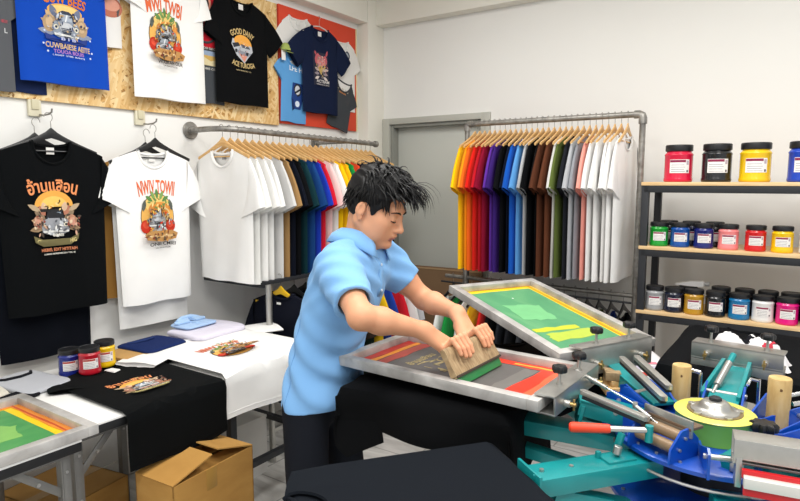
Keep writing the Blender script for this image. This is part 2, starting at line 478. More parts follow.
# ---------------- garments ----------------
class Tee:
    """T-shirt in garment space: u across, v up (0 at the neck side of the shoulder), w depth (front is negative)."""
    def __init__(s, W=.22, L=.70, t=.016, neck=.082, scoop=.085, drop=.045, sl=.19, sang=62, sw=.17, fold=.006, seed=0, N=28, Mr=16, flare=1.0, st=1.25, hemwave=.0025):
        s.__dict__.update(locals()); rnd = random.Random(seed)
        s.ph = [(rnd.uniform(14, 34), rnd.uniform(0, 6.28), rnd.uniform(-6, 6), rnd.uniform(.5, 1)) for _ in range(4)]
        s.hp = rnd.uniform(0, 6)
    def top(s, u, front=True):
        a = abs(u)
        if a < s.neck:
            return -(s.scoop if front else .018) * math.sqrt(max(0, 1 - (a / s.neck) ** 2))
        return -s.drop * ((a - s.neck) / max(1e-6, s.W - s.neck)) ** 1.1
    def wid(s, v):
        f = min(1, max(0, -v / s.L))
        return s.W * (1 + (s.flare - 1) * f)
    def foldf(s, u, v):
        ramp = min(1, max(0, (-v - .12) / (s.L * .75)))
        return s.fold * ramp * sum(a * math.sin(k * u + p + q * v) for k, p, q, a in s.ph) / 2
    def surf(s, u, v, front=True):
        W = s.wid(v); x = min(1, abs(u) / W)
        g = math.sqrt(max(0, 1 - x ** 4))
        h = .35 + .65 * min(1, max(0, (s.top(u, front) - v) / .10))
        return (-1 if front else 1) * s.t * g * h + s.foldf(u, v) * (1 - x ** 6)
    def body(s, mb, mp, m):
        cols = []
        N, Mr = s.N, s.Mr
        ss = [-1 + 2 * i / N for i in range(N + 1)]
        F = []; B = []
        for i, x in enumerate(ss):
            fr = []; bk = []
            for j in range(Mr + 1):
                q = j / Mr
                for front, L in ((True, fr), (False, bk)):
                    v0 = s.top(x * s.W, front)
                    hem = -s.L + s.hemwave * math.sin(5 * x + s.hp)
                    v = v0 + (hem - v0) * q
                    u = x * s.wid(v)
                    L.append((u, v, s.surf(u, v, front)))
            F.append(fr); B.append(bk)
        vs = []; fs = []
        nv = Mr + 1
        for c in F: vs += c
        nb = len(vs)
        for c in B: vs += c
        f = lambda i, j: i * nv + j
        b = lambda i, j: (f(i, j) if i in (0, N) else nb + i * nv + j)
        for i in range(N):
            for j in range(Mr):
                fs.append((f(i, j), f(i, j + 1), f(i + 1, j + 1), f(i + 1, j)))
                fs.append((b(i, j), b(i + 1, j), b(i + 1, j + 1), b(i, j + 1)))
            if min(abs(ss[i]), abs(ss[i + 1])) * s.W >= s.neck - .5 * s.W * 2 / N:
                q = tuple(dict.fromkeys((f(i, 0), f(i + 1, 0), b(i + 1, 0), b(i, 0))))
                if len(q) > 2: fs.append(q)
            q = tuple(dict.fromkeys((f(i, Mr), b(i, Mr), b(i + 1, Mr), f(i + 1, Mr))))
            if len(q) > 2: fs.append(q)
        mb.add([mp(*p) for p in vs], fs, m)
    def sleeve(s, mb, mp, m, side, sang=None, cuff=None):
        sg = R(sang if sang is not None else s.sang)
        d = (math.cos(sg), -math.sin(sg)); pn = (-math.sin(sg), -math.cos(sg))
        S = (s.W - .012, -s.drop + .004); A = (s.W - .03, -s.drop - .19)
        O = (S[0] + d[0] * s.sl, S[1] + d[1] * s.sl); I = (O[0] + pn[0] * s.sw, O[1] + pn[1] * s.sw)
        rings = []; K = 7; n = 16
        for k in range(K + 2):
            q = min(1, k / K); bulge = math.sin(PI * q) * .012
            T = (S[0] + (O[0] - S[0]) * q + bulge * d[1] * -1 * .6, S[1] + (O[1] - S[1]) * q + bulge * .6)
            Bt = (A[0] + (I[0] - A[0]) * q, A[1] + (I[1] - A[1]) * q)
            th = s.t * s.st * (.55 + .45 * q); sh = 1.0
            if k == K + 1: sh = .86; T = (T[0] - d[0] * .012, T[1] - d[1] * .012); Bt = (Bt[0] - d[0] * .012, Bt[1] - d[1] * .012)
            c = ((T[0] + Bt[0]) / 2, (T[1] + Bt[1]) / 2); e = ((T[0] - Bt[0]) / 2 * sh, (T[1] - Bt[1]) / 2 * sh)
            rg = []
            for j in range(n):
                a = 2 * PI * j / n
                wv = .18 * math.sin(5 * a + s.hp + q * 3) * q
                ca, sa = math.cos(a), math.sin(a)
                cc = math.copysign(abs(ca) ** .8, ca); s2 = math.copysign(abs(sa) ** .8, sa)
                rg.append(mp(side * (c[0] + e[0] * cc), c[1] + e[1] * cc, th * sh * (s2 + wv)))
            rings.append(rg)
        mb.loft(rings, m, False, True)
        if cuff:
            pass
    def collar(s, mb, mp, m, r=.007):
        n = 22; pts = []
        for j in range(n + 1):
            u = -s.neck + 2 * s.neck * j / n
            u = s.neck * math.sin(PI / 2 * u / s.neck)
            pts.append((u, s.top(u, True), s.surf(u, s.top(u, True) - .002, True) - .001))
        bk = []
        for j in range(1, n):
            u = s.neck - 2 * s.neck * j / n
            u = s.neck * math.sin(PI / 2 * u / s.neck)
            bk.append((u, s.top(u, False), s.surf(u, s.top(u, False) - .002, False)))
        allp = [Vector(mp(*p)) for p in pts + bk]
        allp.append(allp[0])
        mb.tube(allp, r, m, 6, False)
    def hemseam(s, mb, mp, m, up=.022):
        pts = []
        for j in range(25):
            x = -1 + 2 * j / 24; v = -s.L + up + s.hemwave * math.sin(5 * x + s.hp)
            u = x * .995 * s.wid(v)
            pts.append(mp(u, v, s.surf(u, v, True) - .0006))
        mb.tube(pts, .0011, m, 4)

LOC = lambda u, v, w: (u, w, v)     # hanging: front faces local -Y

class Print:
    """Flat ink shapes printed on the front of a garment."""
    def __init__(s): s.items = []; s.k = 0
    def poly(s, pts, c): s.k += 1; s.items.append(([tuple(p) for p in pts], [tuple(range(len(pts)))], c, s.k)); return s
    def disc(s, cx, cy, rx, ry, c, a0=0, a1=360, n=26):
        vs = [(cx, cy)]; fs = []
        full = a1 - a0 >= 360
        for q in (.5, 1):
            for j in range(n + 1):
                a = R(a0 + (a1 - a0) * j / n); vs.append((cx + rx * q * math.cos(a), cy + ry * q * math.sin(a)))
        for j in range(n):
            fs.append((0, 1 + j, 2 + j)); fs.append((1 + j, 1 + j + n + 1, 2 + j + n + 1, 2 + j))
        s.k += 1; s.items.append((vs, fs, c, s.k)); return s
    def text(s, t, cx, cy, w, h, c, arc=0.0, tall=0.0):
        vs, fs = text_polys(t)
        out = []
        for x, y in vs:
            hh = h * (1 + tall * (1 - 4 * x * x))
            if arc:
                Rr = w / arc; a = x * arc
                out.append((cx + (Rr + y * hh) * math.sin(a), cy + (Rr + y * hh) * math.cos(a) - Rr))
            else: out.append((cx + x * w, cy + y * hh))
        s.k += 1; s.items.append((out, fs, c, s.k)); return s
    def build(s, mb, tee, mp, lift=.0016, step=.00022, rot=0):
        for vs, fs, c, k in s.items:
            P = []
            for u, v in vs:
                P.append(mp(u, v, tee.surf(u, v, True) - lift - step * k))
            mb.add(P, fs, ink(c))

def scale_print(p, sx, sy, cy=0, dx=0, dy=0):
    p.items = [([(u * sx + dx, (v - cy) * sy + cy + dy) for u, v in vs], fs, c, k) for vs, fs, c, k in p.items]
    return p

def car_front(p, x, y, w, h, body, dark, glass, lamp='e8e2cc'):
    P = lambda pts, c: p.poly([(x + a * w, y + b * h) for a, b in pts], c)
    P([(-.34, .1), (-.25, .42), (-.12, .5), (.12, .5), (.25, .42), (.34, .1), (.3, 0), (-.3, 0)], dark)
    P([(-.27, .12), (-.2, .38), (.2, .38), (.27, .12)], glass)
    P([(-.06, .12), (.02, .38), (.08, .38), (.0, .12)], 'dfe3e6')
    P([(-.5, -.05), (-.42, .1), (-.2, .16), (.2, .16), (.42, .1), (.5, -.05), (.47, -.36), (.3, -.44), (-.3, -.44), (-.47, -.36)], body)
    P([(-.3, -.02), (-.1, .1), (.1, .1), (.3, -.02), (.2, -.2), (-.2, -.2)], 'c9ccd0')
    p.disc(x - .37 * w, y - .09 * h, .085 * w, .085 * h, lamp); p.disc(x + .37 * w, y - .09 * h, .085 * w, .085 * h, lamp)
    p.disc(x - .37 * w, y - .09 * h, .045 * w, .045 * h, dark); p.disc(x + .37 * w, y - .09 * h, .045 * w, .045 * h, dark)
    for i in range(4):
        yy = -.1 - i * .055
        P([(-.22 + i * .02, yy), (.22 - i * .02, yy), (.2 - i * .02, yy - .03), (-.2 + i * .02, yy - .03)], dark)
    P([(-.46, -.3), (.46, -.3), (.43, -.38), (-.43, -.38)], 'e3e3df')
    P([(-.12, -.38), (.12, -.38), (.1, -.47), (-.1, -.47)], dark)

def clutter(p, cx, cy, rx, ry, cols, n, seed, smin=.004, smax=.012):
    r = random.Random(seed)
    for k in range(n):
        a = r.uniform(0, 2 * PI); q = math.sqrt(r.uniform(0, 1))
        leaf(p, cx + rx * q * math.cos(a), cy + ry * q * math.sin(a), r.uniform(smin, smax) * 1.8, r.uniform(smin, smax) * .45, r.uniform(0, 360), r.choice(cols))

def leaf(p, x, y, L, wd, ang, c):
    a = R(ang); dx, dy = math.cos(a), math.sin(a)
    pts = []
    for q, s_ in ((0, 0), (.25, .8), (.55, 1), (.8, .6), (1, 0), (.8, -.6), (.55, -1), (.25, -.8)):
        pts.append((x + dx * L * q - dy * wd * s_, y + dy * L * q + dx * wd * s_))
    p.poly(pts, c)

def art_thai(y0, w=.165):
    p = Print(); r = random.Random(3)
    p.text('อ้านแสือน', 0, y0 + .038, w * 1.12, .054, 'e8915c', arc=.55, tall=-.15)
    p.disc(0, y0 - .035, w * .42, .052, 'e9a94e', 0, 180); p.disc(0, y0 - .036, w * .30, .035, 'f3c667', 0, 180)
    p.poly([(-w * .42, y0 - .042), (w * .42, y0 - .042), (w * .38, y0 - .052), (-w * .38, y0 - .052)], '2c2a28')
    for sx in (-1, 1):
        for k, c in enumerate(('a58a6a', 'c9a884', '8f7a62', 'b77a62', 'd9b89a')):
            leaf(p, sx * w * .2, y0 - .10 + k * .012, w * (.36 - .04 * k), .011, 90 - sx * (100 - k * 22), c)
        p.disc(sx * w * .36, y0 - .085, .019, .022, 'b9876c'); p.disc(sx * w * .37, y0 - .087, .011, .014, 'd39a84')
        leaf(p, sx * w * .3, y0 - .05, .05, .009, 90 - sx * 62, 'b9a182')
    car_front(p, 0, y0 - .087, w * .62, .088, '9a9ca2', '2b2c30', '8f9db0')
    p.poly([(-w * .5, y0 - .128), (-w * .3, y0 - .142), (w * .3, y0 - .142), (w * .5, y0 - .126), (w * .47, y0 - .146), (w * .3, y0 - .163), (-w * .3, y0 - .165), (-w * .47, y0 - .15)], '6f6744')
    p.text('CUWRINII ITACNIHIG', 0, y0 - .152, w * .86, .014, 'd8c684', arc=-.3)
    clutter(p, -w * .36, y0 - .09, .022, .03, ['6f5a48', 'e0c8a8', '8a4a3c', 'cfa58c', '4a4038'], 22, 1); clutter(p, w * .36, y0 - .09, .022, .03, ['6f5a48', 'e0c8a8', '8a4a3c', 'cfa58c', '4a4038'], 22, 2); clutter(p, 0, y0 - .10, .04, .03, ['5a5c62', 'c9ccd0', '3a3c42', 'e3e3df'], 16, 3)
    clutter(p, 0, y0 - .03, .05, .012, ['c98232', '5a4426', 'f0d08a'], 12, 4)
    p.text('GIE BEII', 0, y0 - .128, w * .24, .009, 'e6e2d8')
    p.text('HIEBIEI, EDIT HITITAIH', 0, y0 - .176, w * .78, .012, 'd4835c')
    p.text('LUMIMII BEIBERMICEN TDL III', 0, y0 - .189, w * .68, .005, 'd9d6cc')
    return p

def art_town(title, y0, w=.17, car2=True, low='ONII CMIEI'):
    p = Print()
    p.text(title, 0, y0 + .034, w * 1.02, .056, 'df6a3e', arc=.42, tall=-.12)
    p.disc(0, y0 - .078, w * .46, .088, '2f2d2b'); p.disc(0, y0 - .078, w * .445, .085, 'e8b25c')
    p.disc(0, y0 - .03, w * .33, .034, 'f0cf7c'); p.disc(.01, y0 - .05, w * .30, .028, 'e89a4a')
    for k, a in enumerate((150, 120, 95, 60, 28)):
        leaf(p, (k - 2) * .012, y0 - .012 - abs(k - 2) * .004, .04, .008, a, ('5f8a4c', '7fa35c')[k % 2])
    for sx in (-1, 1):
        p.disc(sx * w * .34, y0 - .11, .026, .024, 'c2331f'); p.disc(sx * w * .33, y0 - .104, .017, .013, 'dd5238')
        leaf(p, sx * w * .4, y0 - .055, .045, .010, 90 + sx * 18, '59605a')
    if car2:
        car_front(p, .004, y0 - .062, w * .6, .062, '8d8e90', '3a3a3c', 'b9bfc4')
        car_front(p, -.012, y0 - .112, w * .5, .068, '7c7d80', '2a2a2c', '9aa2aa')
    else:
        p.disc(.03, y0 - .068, .034, .026, 'e9c98c'); p.disc(.03, y0 - .062, .026, .012, 'd98f3e')
        car_front(p, -.006, y0 - .085, w * .5, .066, '9b9c9e', '3a3a3c', 'b9bfc4')
        car_front(p, .008, y0 - .122, w * .36, .05, 'b8b9ba', '2a2a2c', '9aa2aa')
    clutter(p, 0, y0 - .085, w * .36, .045, ['5c5d60', 'd9dadb', '2f2f31', 'c2331f', 'e6b04e', '8d8e90', '7a5a34'], 60, 5)
    clutter(p, 0, y0 - .03, w * .3, .02, ['c77f34', 'f2d892', '8f6a34', '6f8a4c'], 24, 6)
    p.poly([(-w * .46, y0 - .138), (-w * .3, y0 - .126), (w * .3, y0 - .126), (w * .46, y0 - .138), (w * .4, y0 - .158), (0, y0 - .166), (-w * .4, y0 - .158)], 'b98a52')
    p.poly([(-w * .36, y0 - .142), (w * .36, y0 - .142), (w * .3, y0 - .150), (-w * .3, y0 - .150)], 'd9b27c')
    clutter(p, 0, y0 - .146, w * .4, .014, ['8a6438', 'e3c796', '5a4a3a', 'c98e4a', '7a3a2a'], 30, 11)
    p.text(low, 0, y0 - .172, w * .72, .013, '3a3634', arc=.18)
    p.text('LAI EWWTROR', 0, y0 - .187, w * .42, .005, '55504c')
    return p

def art_blue(y0, w=.20):
    p = Print()
    p.text('CUW BEES', 0, y0 + .05, w * .9, .04, 'd8742e', arc=.5)
    p.disc(0, y0 + .0, w * .36, .03, 'e9b25a'); p.disc(0, y0 + .004, w * .30, .02, 'f2cd80')
    for sx in (-1, 1):
        for k, c in enumerate(('8b95ad', 'b59a78', 'c9ab86', '6f7891')):
            leaf(p, sx * w * .2, y0 - .09 + k * .02, w * (.36 - .03 * k), .014, 90 - sx * (86 - k * 22), c)
        p.disc(sx * w * .34, y0 - .055, .024, .034, 'b49877'); p.disc(sx * w * .33, y0 - .05, .014, .022, 'cdb08b')
    car_front(p, 0, y0 - .055, w * .56, .115, '8f98a6', '3a4152', 'aab4c2')
    p.poly([(-w * .44, y0 - .095), (-w * .2, y0 - .112), (w * .2, y0 - .112), (w * .44, y0 - .095), (w * .42, y0 - .118), (0, y0 - .132), (-w * .42, y0 - .118)], '2b3f86')
    clutter(p, 0, y0 - .05, w * .42, .05, ['3a4152', 'c7cdd8', '6f7891', 'd9bd96', '22305e', 'b59a78'], 46, 7)
    p.text('B I B', 0, y0 - .112, w * .3, .012, 'b9bfe0')
    p.text('CUWBAIESE AEITE', 0, y0 - .142, w * .92, .022, 'cfae7a')
    p.text('TOUOA BOUIS', 0, y0 - .164, w * .62, .015, 'b07ab8')
    p.text('L EOAST  UTEEL  BLOWTE', 0, y0 - .179, w * .66, .006, 'cfd6ea')
    for a, b in ((-.5, -.14), (.5, -.15), (-.42, -.168), (.46, -.172), (-.47, -.09), (.47, -.1)):
        p.disc(a * w, y0 + b, .004, .004, 'c9d4ea')
    return p

def art_days(y0, w=.14):
    p = Print()
    p.text('GOOD DANY', 0, y0 + .012, w * 1.1, .03, 'cdb27a', arc=1.15)
    p.disc(0, y0 - .06, w * .44, .055, 'e9a548', 0, 180)
    p.poly([(-w * .5, y0 - .058), (-w * .44, y0 - .03), (0, y0 - .04), (w * .44, y0 - .055), (w * .48, y0 - .08), (w * .25, y0 - .115), (.01, y0 - .145), (-w * .28, y0 - .11)], 'b9bcc2')
    p.poly([(-w * .47, y0 - .055), (-w * .2, y0 - .045), (-w * .1, y0 - .06), (-w * .4, y0 - .075)], '33353c')
    p.poly([(-w * .1, y0 - .05), (w * .3, y0 - .058), (w * .36, y0 - .07), (-w * .02, y0 - .068)], '555963')
    p.poly([(-w * .35, y0 - .082), (w * .42, y0 - .09), (w * .25, y0 - .108), (-w * .2, y0 - .1)], '8d929c')
    p.poly([(-w * .18, y0 - .1), (w * .2, y0 - .108), (.01, y0 - .14)], 'd9907c')
    p.disc(-w * .3, y0 - .088, .008, .009, '26272c'); p.disc(w * .2, y0 - .096, .008, .009, '26272c')
    clutter(p, 0, y0 - .08, w * .3, .03, ['6f747e', 'e3e4e6', '33353c', 'e08a7a'], 22, 8, .003, .008)
    p.text('ACE TURCIGA', 0, y0 - .158, w * 1.05, .026, 'cdb27a', arc=-.6)
    p.text('BIIEORERICES CO', 0, y0 - .185, w * .7, .005, 'b9a982')
    return p

def art_box(y0, w=.14):
    p = Print()
    p.poly([(-w * .5, y0), (w * .42, y0 - .0), (w * .5, y0 - .2), (-w * .46, y0 - .2)], '2a2c3e')
    p.disc(0, y0 - .045, w * .38, .045, 'c9666e'); p.disc(0, y0 - .055, w * .25, .03, 'dd8f8c')
    leaf(p, -w * .3, y0 - .02, .03, .008, 120, 'b9555e'); leaf(p, w * .3, y0 - .02, .045, .008, 65, 'b9555e')
    p.poly([(-w * .3, y0 - .08), (w * .3, y0 - .08), (0, y0 - .135)], 'd2b46a')
    for sx in (-1, 1):
        for k in range(3): leaf(p, sx * w * .12, y0 - .11 - k * .018, w * .3, .009, 90 - sx * (70 + k * 20), ('cbb9b0', '9b8f96', 'd9cdc6')[k])
    clutter(p, 0, y0 - .085, w * .36, .07, ['8a4650', 'e3a9a4', '5a5466', 'cbb9b0', '9b8f96', 'c9a85a'], 60, 9)
    p.text('ACTBAM', 0, y0 - .176, w * .8, .018, 'd8d4d2'); p.text('RIEMACE IL RHO', 0, y0 - .195, w * .8, .008, 'b9b4b6')
    return p

def printed_tee(name, label, mcol, tee, loc, rotz, art=None, group=None, seam=None, collar=True, neck_label=True, rot=None, sangs=(None, None)):
    t = thing(name, label, 'T-shirt', loc, rotz, group, rot)
    mb = MB(); tee.body(mb, LOC, cloth(mcol)); mb.build('body', t)
    for sd, sg in zip((-1, 1), sangs):
        mb = MB(); tee.sleeve(mb, LOC, cloth(mcol), sd, sg); mb.build('sleeve', t)
    if collar:
        mb = MB(); tee.collar(mb, LOC, cloth(mcol)); mb.build('collar', t)
    if neck_label:
        mb = MB(); w0 = tee.surf(0, -.03, False) - .004
        mb.box((0, w0, -.036), (.034, .002, .034), mat('neck_label_cloth', 'e4e2de', .8), bev=.0006); tag(mb.build('neck_label', t), 'small pale woven neck label')
    if art:
        mb = MB(); art.build(mb, tee, LOC); mb.build('print', t, smooth=0)
    return t

# hangers -------------------------------------------------------
def hanger(name, label, woodm, hookm, loc, rotz=0, group=None, bar=True, hook_turn=1):
    t = thing(name, label, 'hanger', loc, rotz, group)
    top = []; bot = []
    for i in range(17):
        u = -.2 + .4 * i / 16; q = abs(u) / .2
        top.append((u, -.052 - .1 * q ** .75)); bot.append((u * .985, -.098 - .07 * q ** 1.15))
    rings = []
    for (a, b), (c, d) in zip(top, bot):
        th = .0065
        rings.append([(a, -th * .5, b), (a, th * .5, b), ((a + c) / 2, th, (b + d) / 2), (c, th * .5, d), (c, -th * .5, d), ((a + c) / 2, -th, (b + d) / 2)])
    MB().loft(rings, woodm).build('shoulders', t, smooth=50)
    pts = [(0, 0, -.06), (0, 0, -.034)]
    for k in range(0, 11):
        a = R(-60 + 24 * k); pts.append((hook_turn * (.0175 * math.cos(a) - .0175 * math.cos(R(-60))) * 1.0 - hook_turn * .0, 0, -.0175 + .0205 + .0205 * math.sin(a) - .003))
    mx = max(p[2] for p in pts)
    hx = [p[0] for p in pts if p[2] > mx - .004][0]
    pts = [(p[0] - (hx if p[2] > -.03 else 0), p[1], p[2] - mx + .013) for p in pts]
    MB().tube(pts, .0016, hookm, 6).build('hook', t)
    if bar:
        MB().cyl((-.17, 0, -.155), (.17, 0, -.155), .0035, woodm, 8).build('crossbar', t)
    return t

# big printed shirts hanging on the left wall (front faces +X)
RZ = PI / 2
HB = mat('black_hanger_plastic', '17181a', .35, 0, .08, 30)
t = Tee(W=.225, L=.93, t=.022, sl=.21, sang=66, sw=.20, fold=.010, seed=2, drop=.05, scoop=.10, flare=.88)
printed_tee('t_shirt', 'plain dark navy T-shirt hanging behind the black printed one, its long hem showing below', '0a0d15', t, (.055, 1.315, 1.685), RZ, neck_label=False)
t = Tee(W=.235, L=.755, t=.026, sl=.215, sang=64, sw=.20, fold=.008, seed=5, drop=.055, scoop=.095, flare=.93)
printed_tee('t_shirt', 'black T-shirt on a black hanger with orange Thai letters and a grey car print', '07090b', t, (.115, 1.355, 1.72), RZ, scale_print(art_thai(-.20), 1.18, 1.34, -.20, -.015, -.035))
hanger('coat_hanger', 'black plastic hanger holding the black T-shirt with Thai letters', HB, PIPE, (.112, 1.363, 1.836), RZ, 'black hangers on the left wall')
hanger('coat_hanger', 'black plastic hanger just behind the one with the black Thai-lettered T-shirt', HB, PIPE, (.058, 1.318, 1.815), RZ, 'black hangers on the left wall', hook_turn=-1)
t = Tee(W=.205, L=.70, t=.012, sl=.2, sang=66, sw=.18, fold=.008, seed=12)
printed_tee('t_shirt', 'tan brown T-shirt mostly hidden behind the white printed T-shirt on the wall', 'a5793c', t, (.035, 1.80, 1.665), RZ, neck_label=False)
t = Tee(W=.21, L=.88, t=.014, sl=.2, sang=64, sw=.18, fold=.008, seed=8, flare=.95)
printed_tee('t_shirt', 'plain white T-shirt with a longer hem hanging behind the white printed one', 'ecebe8', t, (.078, 1.85, 1.685), RZ, neck_label=False)
t = Tee(W=.215, L=.77, t=.022, sl=.21, sang=62, sw=.19, fold=.007, seed=9, flare=.92)
printed_tee('t_shirt', 'white T-shirt on a black hanger with orange NWIV TOWII lettering and a car print', 'f2f1ee', t, (.125, 1.845, 1.70), RZ, scale_print(art_town('NWIV TOWII', -.19, .19, False), 1.08, 1.4, -.19, -.0, -.035))
hanger('coat_hanger', 'black plastic hanger holding the white T-shirt with orange lettering', HB, PIPE, (.122, 1.868, 1.822), RZ, 'black hangers on the left wall')
hanger('coat_hanger', 'black plastic hanger just behind the one with the white lettered T-shirt', HB, PIPE, (.079, 1.84, 1.80), RZ, 'black hangers on the left wall', hook_turn=-1)

# shirts pinned over the strand board
t = Tee(W=.19, L=.55, t=.006, sl=.17, sang=50, fold=.002, seed=20, st=1)
printed_tee('t_shirt', 'dark grey T-shirt with a tan stripe at the far left of the strand board', '5a5c60', t, (.046, 1.07, 2.48), RZ, Print().poly([(-.18, -.19), (.188, -.19), (.188, -.225), (-.18, -.225)], 'b99a66').text('REAIIE', .10, -.262, .15, .012, 'b0505a').text('L', .165, -.3, .012, .02, 'c9cacc'), neck_label=False, rot=None)
t = Tee(W=.15, L=.64, t=.006, sl=.17, sang=55, fold=.002, seed=21, st=1)
printed_tee('t_shirt', 'navy T-shirt behind the bright blue printed one on the strand board', '1a2648', t, (.022, 1.25, 2.575), RZ, neck_label=False)
t = Tee(W=.20, L=.69, t=.013, sl=.20, sang=60, fold=.006, seed=22)
printed_tee('t_shirt', 'bright blue T-shirt with a grey car print pinned at the left of the strand board', '1248b4', t, (.06, 1.475, 2.675), RZ, scale_print(art_blue(-.38), 1.08, 1.1, -.38, .0, .01))
t = Tee(W=.105, L=.55, t=.006, sl=.13, sang=50, fold=.002, seed=23, st=1)
printed_tee('t_shirt', 'small white T-shirt with red print between the blue and white ones', 'e6e4e1', t, (.03, 1.665, 2.75), RZ, Print().disc(.045, -.36, .07, .05, 'b9705a').disc(.05, -.35, .05, .03, 'd99a84').poly([(.0, -.36), (.1, -.36), (.09, -.40), (.0, -.40)], '5a5250').text('NIWTI', .05, -.30, .1, .025, 'c9604a'), neck_label=False)
t = Tee(W=.215, L=.69, t=.014, sl=.19, sang=69, fold=.006, seed=24)
printed_tee('t_shirt', 'white T-shirt with orange MWI TWBI lettering on the strand board', 'f0efec', t, (.07, 2.015, 2.665), RZ, scale_print(art_town('MWI TWBI', -.19, .205, True, 'WULBI AN OUR'), 1.0, 1.4, -.19, -.035, -.075))
t = Tee(W=.15, L=.44, t=.006, sl=.14, sang=52, fold=.002, seed=25, st=1)
printed_tee('t_shirt', 'red T-shirt with a round pale emblem on the strand board', 'b71c2a', t, (.03, 2.262, 2.74), RZ, Print().disc(.0, -.20, .055, .055, 'd8907a').disc(0, -.20, .04, .04, '33292b').disc(0, -.19, .022, .022, 'd9c2b4').poly([(-.03, -.22), (.03, -.22), (.02, -.245), (-.02, -.245)], 'e6d9c9'), neck_label=False)
t = Tee(W=.125, L=.42, t=.006, sl=.10, sang=64, fold=.002, seed=26, st=1)
printed_tee('t_shirt', 'dark grey T-shirt with a small landscape print below the red one on the board', '46494d', t, (.032, 2.27, 2.41), RZ, Print().poly([(-.07, -.13), (.085, -.13), (.085, -.21), (-.07, -.21)], 'c9a45a').poly([(-.07, -.13), (.085, -.13), (.085, -.155), (-.07, -.155)], '8fa0b8').poly([(-.07, -.19), (-.02, -.165), (.03, -.185), (.085, -.17), (.085, -.21), (-.07, -.21)], 'd8c9a0').text('GOOOD DACE', .005, -.115, .14, .012, 'c9c5bc').text('IS ROBIS CO.', .005, -.228, .13, .012, 'c9c5bc'), neck_label=False)
t = Tee(W=.2, L=.60, t=.013, sl=.20, sang=44, sw=.16, fold=.005, seed=27)
printed_tee('t_shirt', 'black T-shirt with gold GOOD DANY lettering on the strand board', '08090b', t, (.06, 2.515, 2.605), RZ, scale_print(art_days(-.155, .15), 1.1, 1.15, -.155, -.01, -.04), sangs=(64, None))
# shirts on the red panel
t = Tee(W=.15, L=.60, t=.005, sl=.16, sang=52, fold=.002, seed=28, st=1)
printed_tee('t_shirt', 'white T-shirt behind the navy one, upper left of the red panel', 'e9e7e3', t, (.026, 3.03, 2.625), RZ, rot=(0, R(-2), RZ))
printed_tee('t_shirt', 'white T-shirt with a dark round badge, right of the navy one on the red panel', 'e9e7e3', Tee(W=.16, L=.5, t=.005, sl=.16, sang=58, fold=.002, seed=29, st=1), (.026, 3.47, 2.56), RZ, Print().disc(.06, -.10, .035, .035, '3c4450').disc(.06, -.10, .022, .022, 'aab0b8'), neck_label=False)
t = Tee(W=.118, L=.45, t=.006, sl=.11, sang=44, sw=.12, fold=.002, seed=30, st=1)
pp = Print().text('LFE H', .01, -.10, .12, .032, 'e8f0f8').poly([(-.02, -.19), (.07, -.19), (.075, -.30), (.055, -.36), (-.01, -.36), (-.03, -.30)], '1f3f80').disc(.025, -.235, .035, .042, '22262c').disc(.025, -.235, .024, .03, 'c9ccd2').poly([(.0, -.25), (.05, -.22), (.05, -.235), (.0, -.265)], '22262c').disc(.025, -.325, .02, .02, 'd8e4f2').poly([(-.03, -.30), (-.01, -.30), (0, -.36), (-.02, -.375)], '17305f')
bt = printed_tee('t_shirt', 'sky blue T-shirt with a dark emblem, lower left of the red panel', '5f9fd8', t, (.034, 2.985, 2.385), RZ, pp, neck_label=False, rot=(0, R(3), RZ))
t = Tee(W=.12, L=.36, t=.005, sl=.12, sang=50, sw=.12, fold=.002, seed=31, st=1)
printed_tee('t_shirt', 'dark grey T-shirt at the lower right corner of the red panel', '45484c', t, (.03, 3.50, 2.28), RZ, Print().text('AI BUNI', .0, -.07, .12, .02, 'c9c4b8').text('BIIER', .0, -.095, .08, .012, 'c98a5a'), neck_label=False, rot=(0, R(14), RZ))
t = Tee(W=.185, L=.57, t=.014, sl=.20, sang=40, sw=.16, fold=.004, seed=32, flare=.97)
printed_tee('t_shirt', 'navy T-shirt with a pink and gold boxed print in the middle of the red panel', '151f3a', t, (.062, 3.205, 2.585), RZ, scale_print(art_box(-.165, .155), 1.05, 1.1, -.165, -.01, .0))
h = thing('coat_hanger', 'clear wire hanger of the navy T-shirt on the red panel', 'hanger', (.062, 3.20, 2.655), RZ)
MB().tube([(0, 0, -.06), (0, 0, -.02), (.008, 0, -.008), (.012, 0, 0), (.0, 0, .012), (-.012, 0, .004)], .0022, CHROME, 6).build('hook', h)
MB().tube([(-.165, 0, -.118), (-.06, 0, -.068), (0, 0, -.058), (.06, 0, -.068), (.165, 0, -.118)], .004, mat('clear_plastic', 'd9d4cf', .2), 8).build('shoulders', h)
h = thing('cap', 'lime green cap with a white tag beside the navy T-shirt on the red panel', 'cap', (.05, 2.89, 2.385), RZ)
MB().grid([[(.048 * math.cos(a) * math.cos(b), -.03 * math.sin(b) - .0 , .05 * math.sin(a) * math.cos(b)) for a in [PI * k / 14 for k in range(15)]] for b in [PI / 2 * j / 6 for j in range(7)]], mat('lime_cloth', '9fae5a', .85)).build('crown', h)
MB().grid([[(.05 * math.cos(a) * q, -.012 - .03 * math.sin(a) * q, -.002 - .016 * q * math.sin(a)) for a in [PI * k / 14 for k in range(15)]] for q in (.2, .6, 1.0, 1.01)], mat('lime_cloth', '9fae5a', .85)).build('brim', h)
MB().box((-.035, -.012, -.035), (.035, .002, .06), PAPER, bev=.0005).build('tag', h)

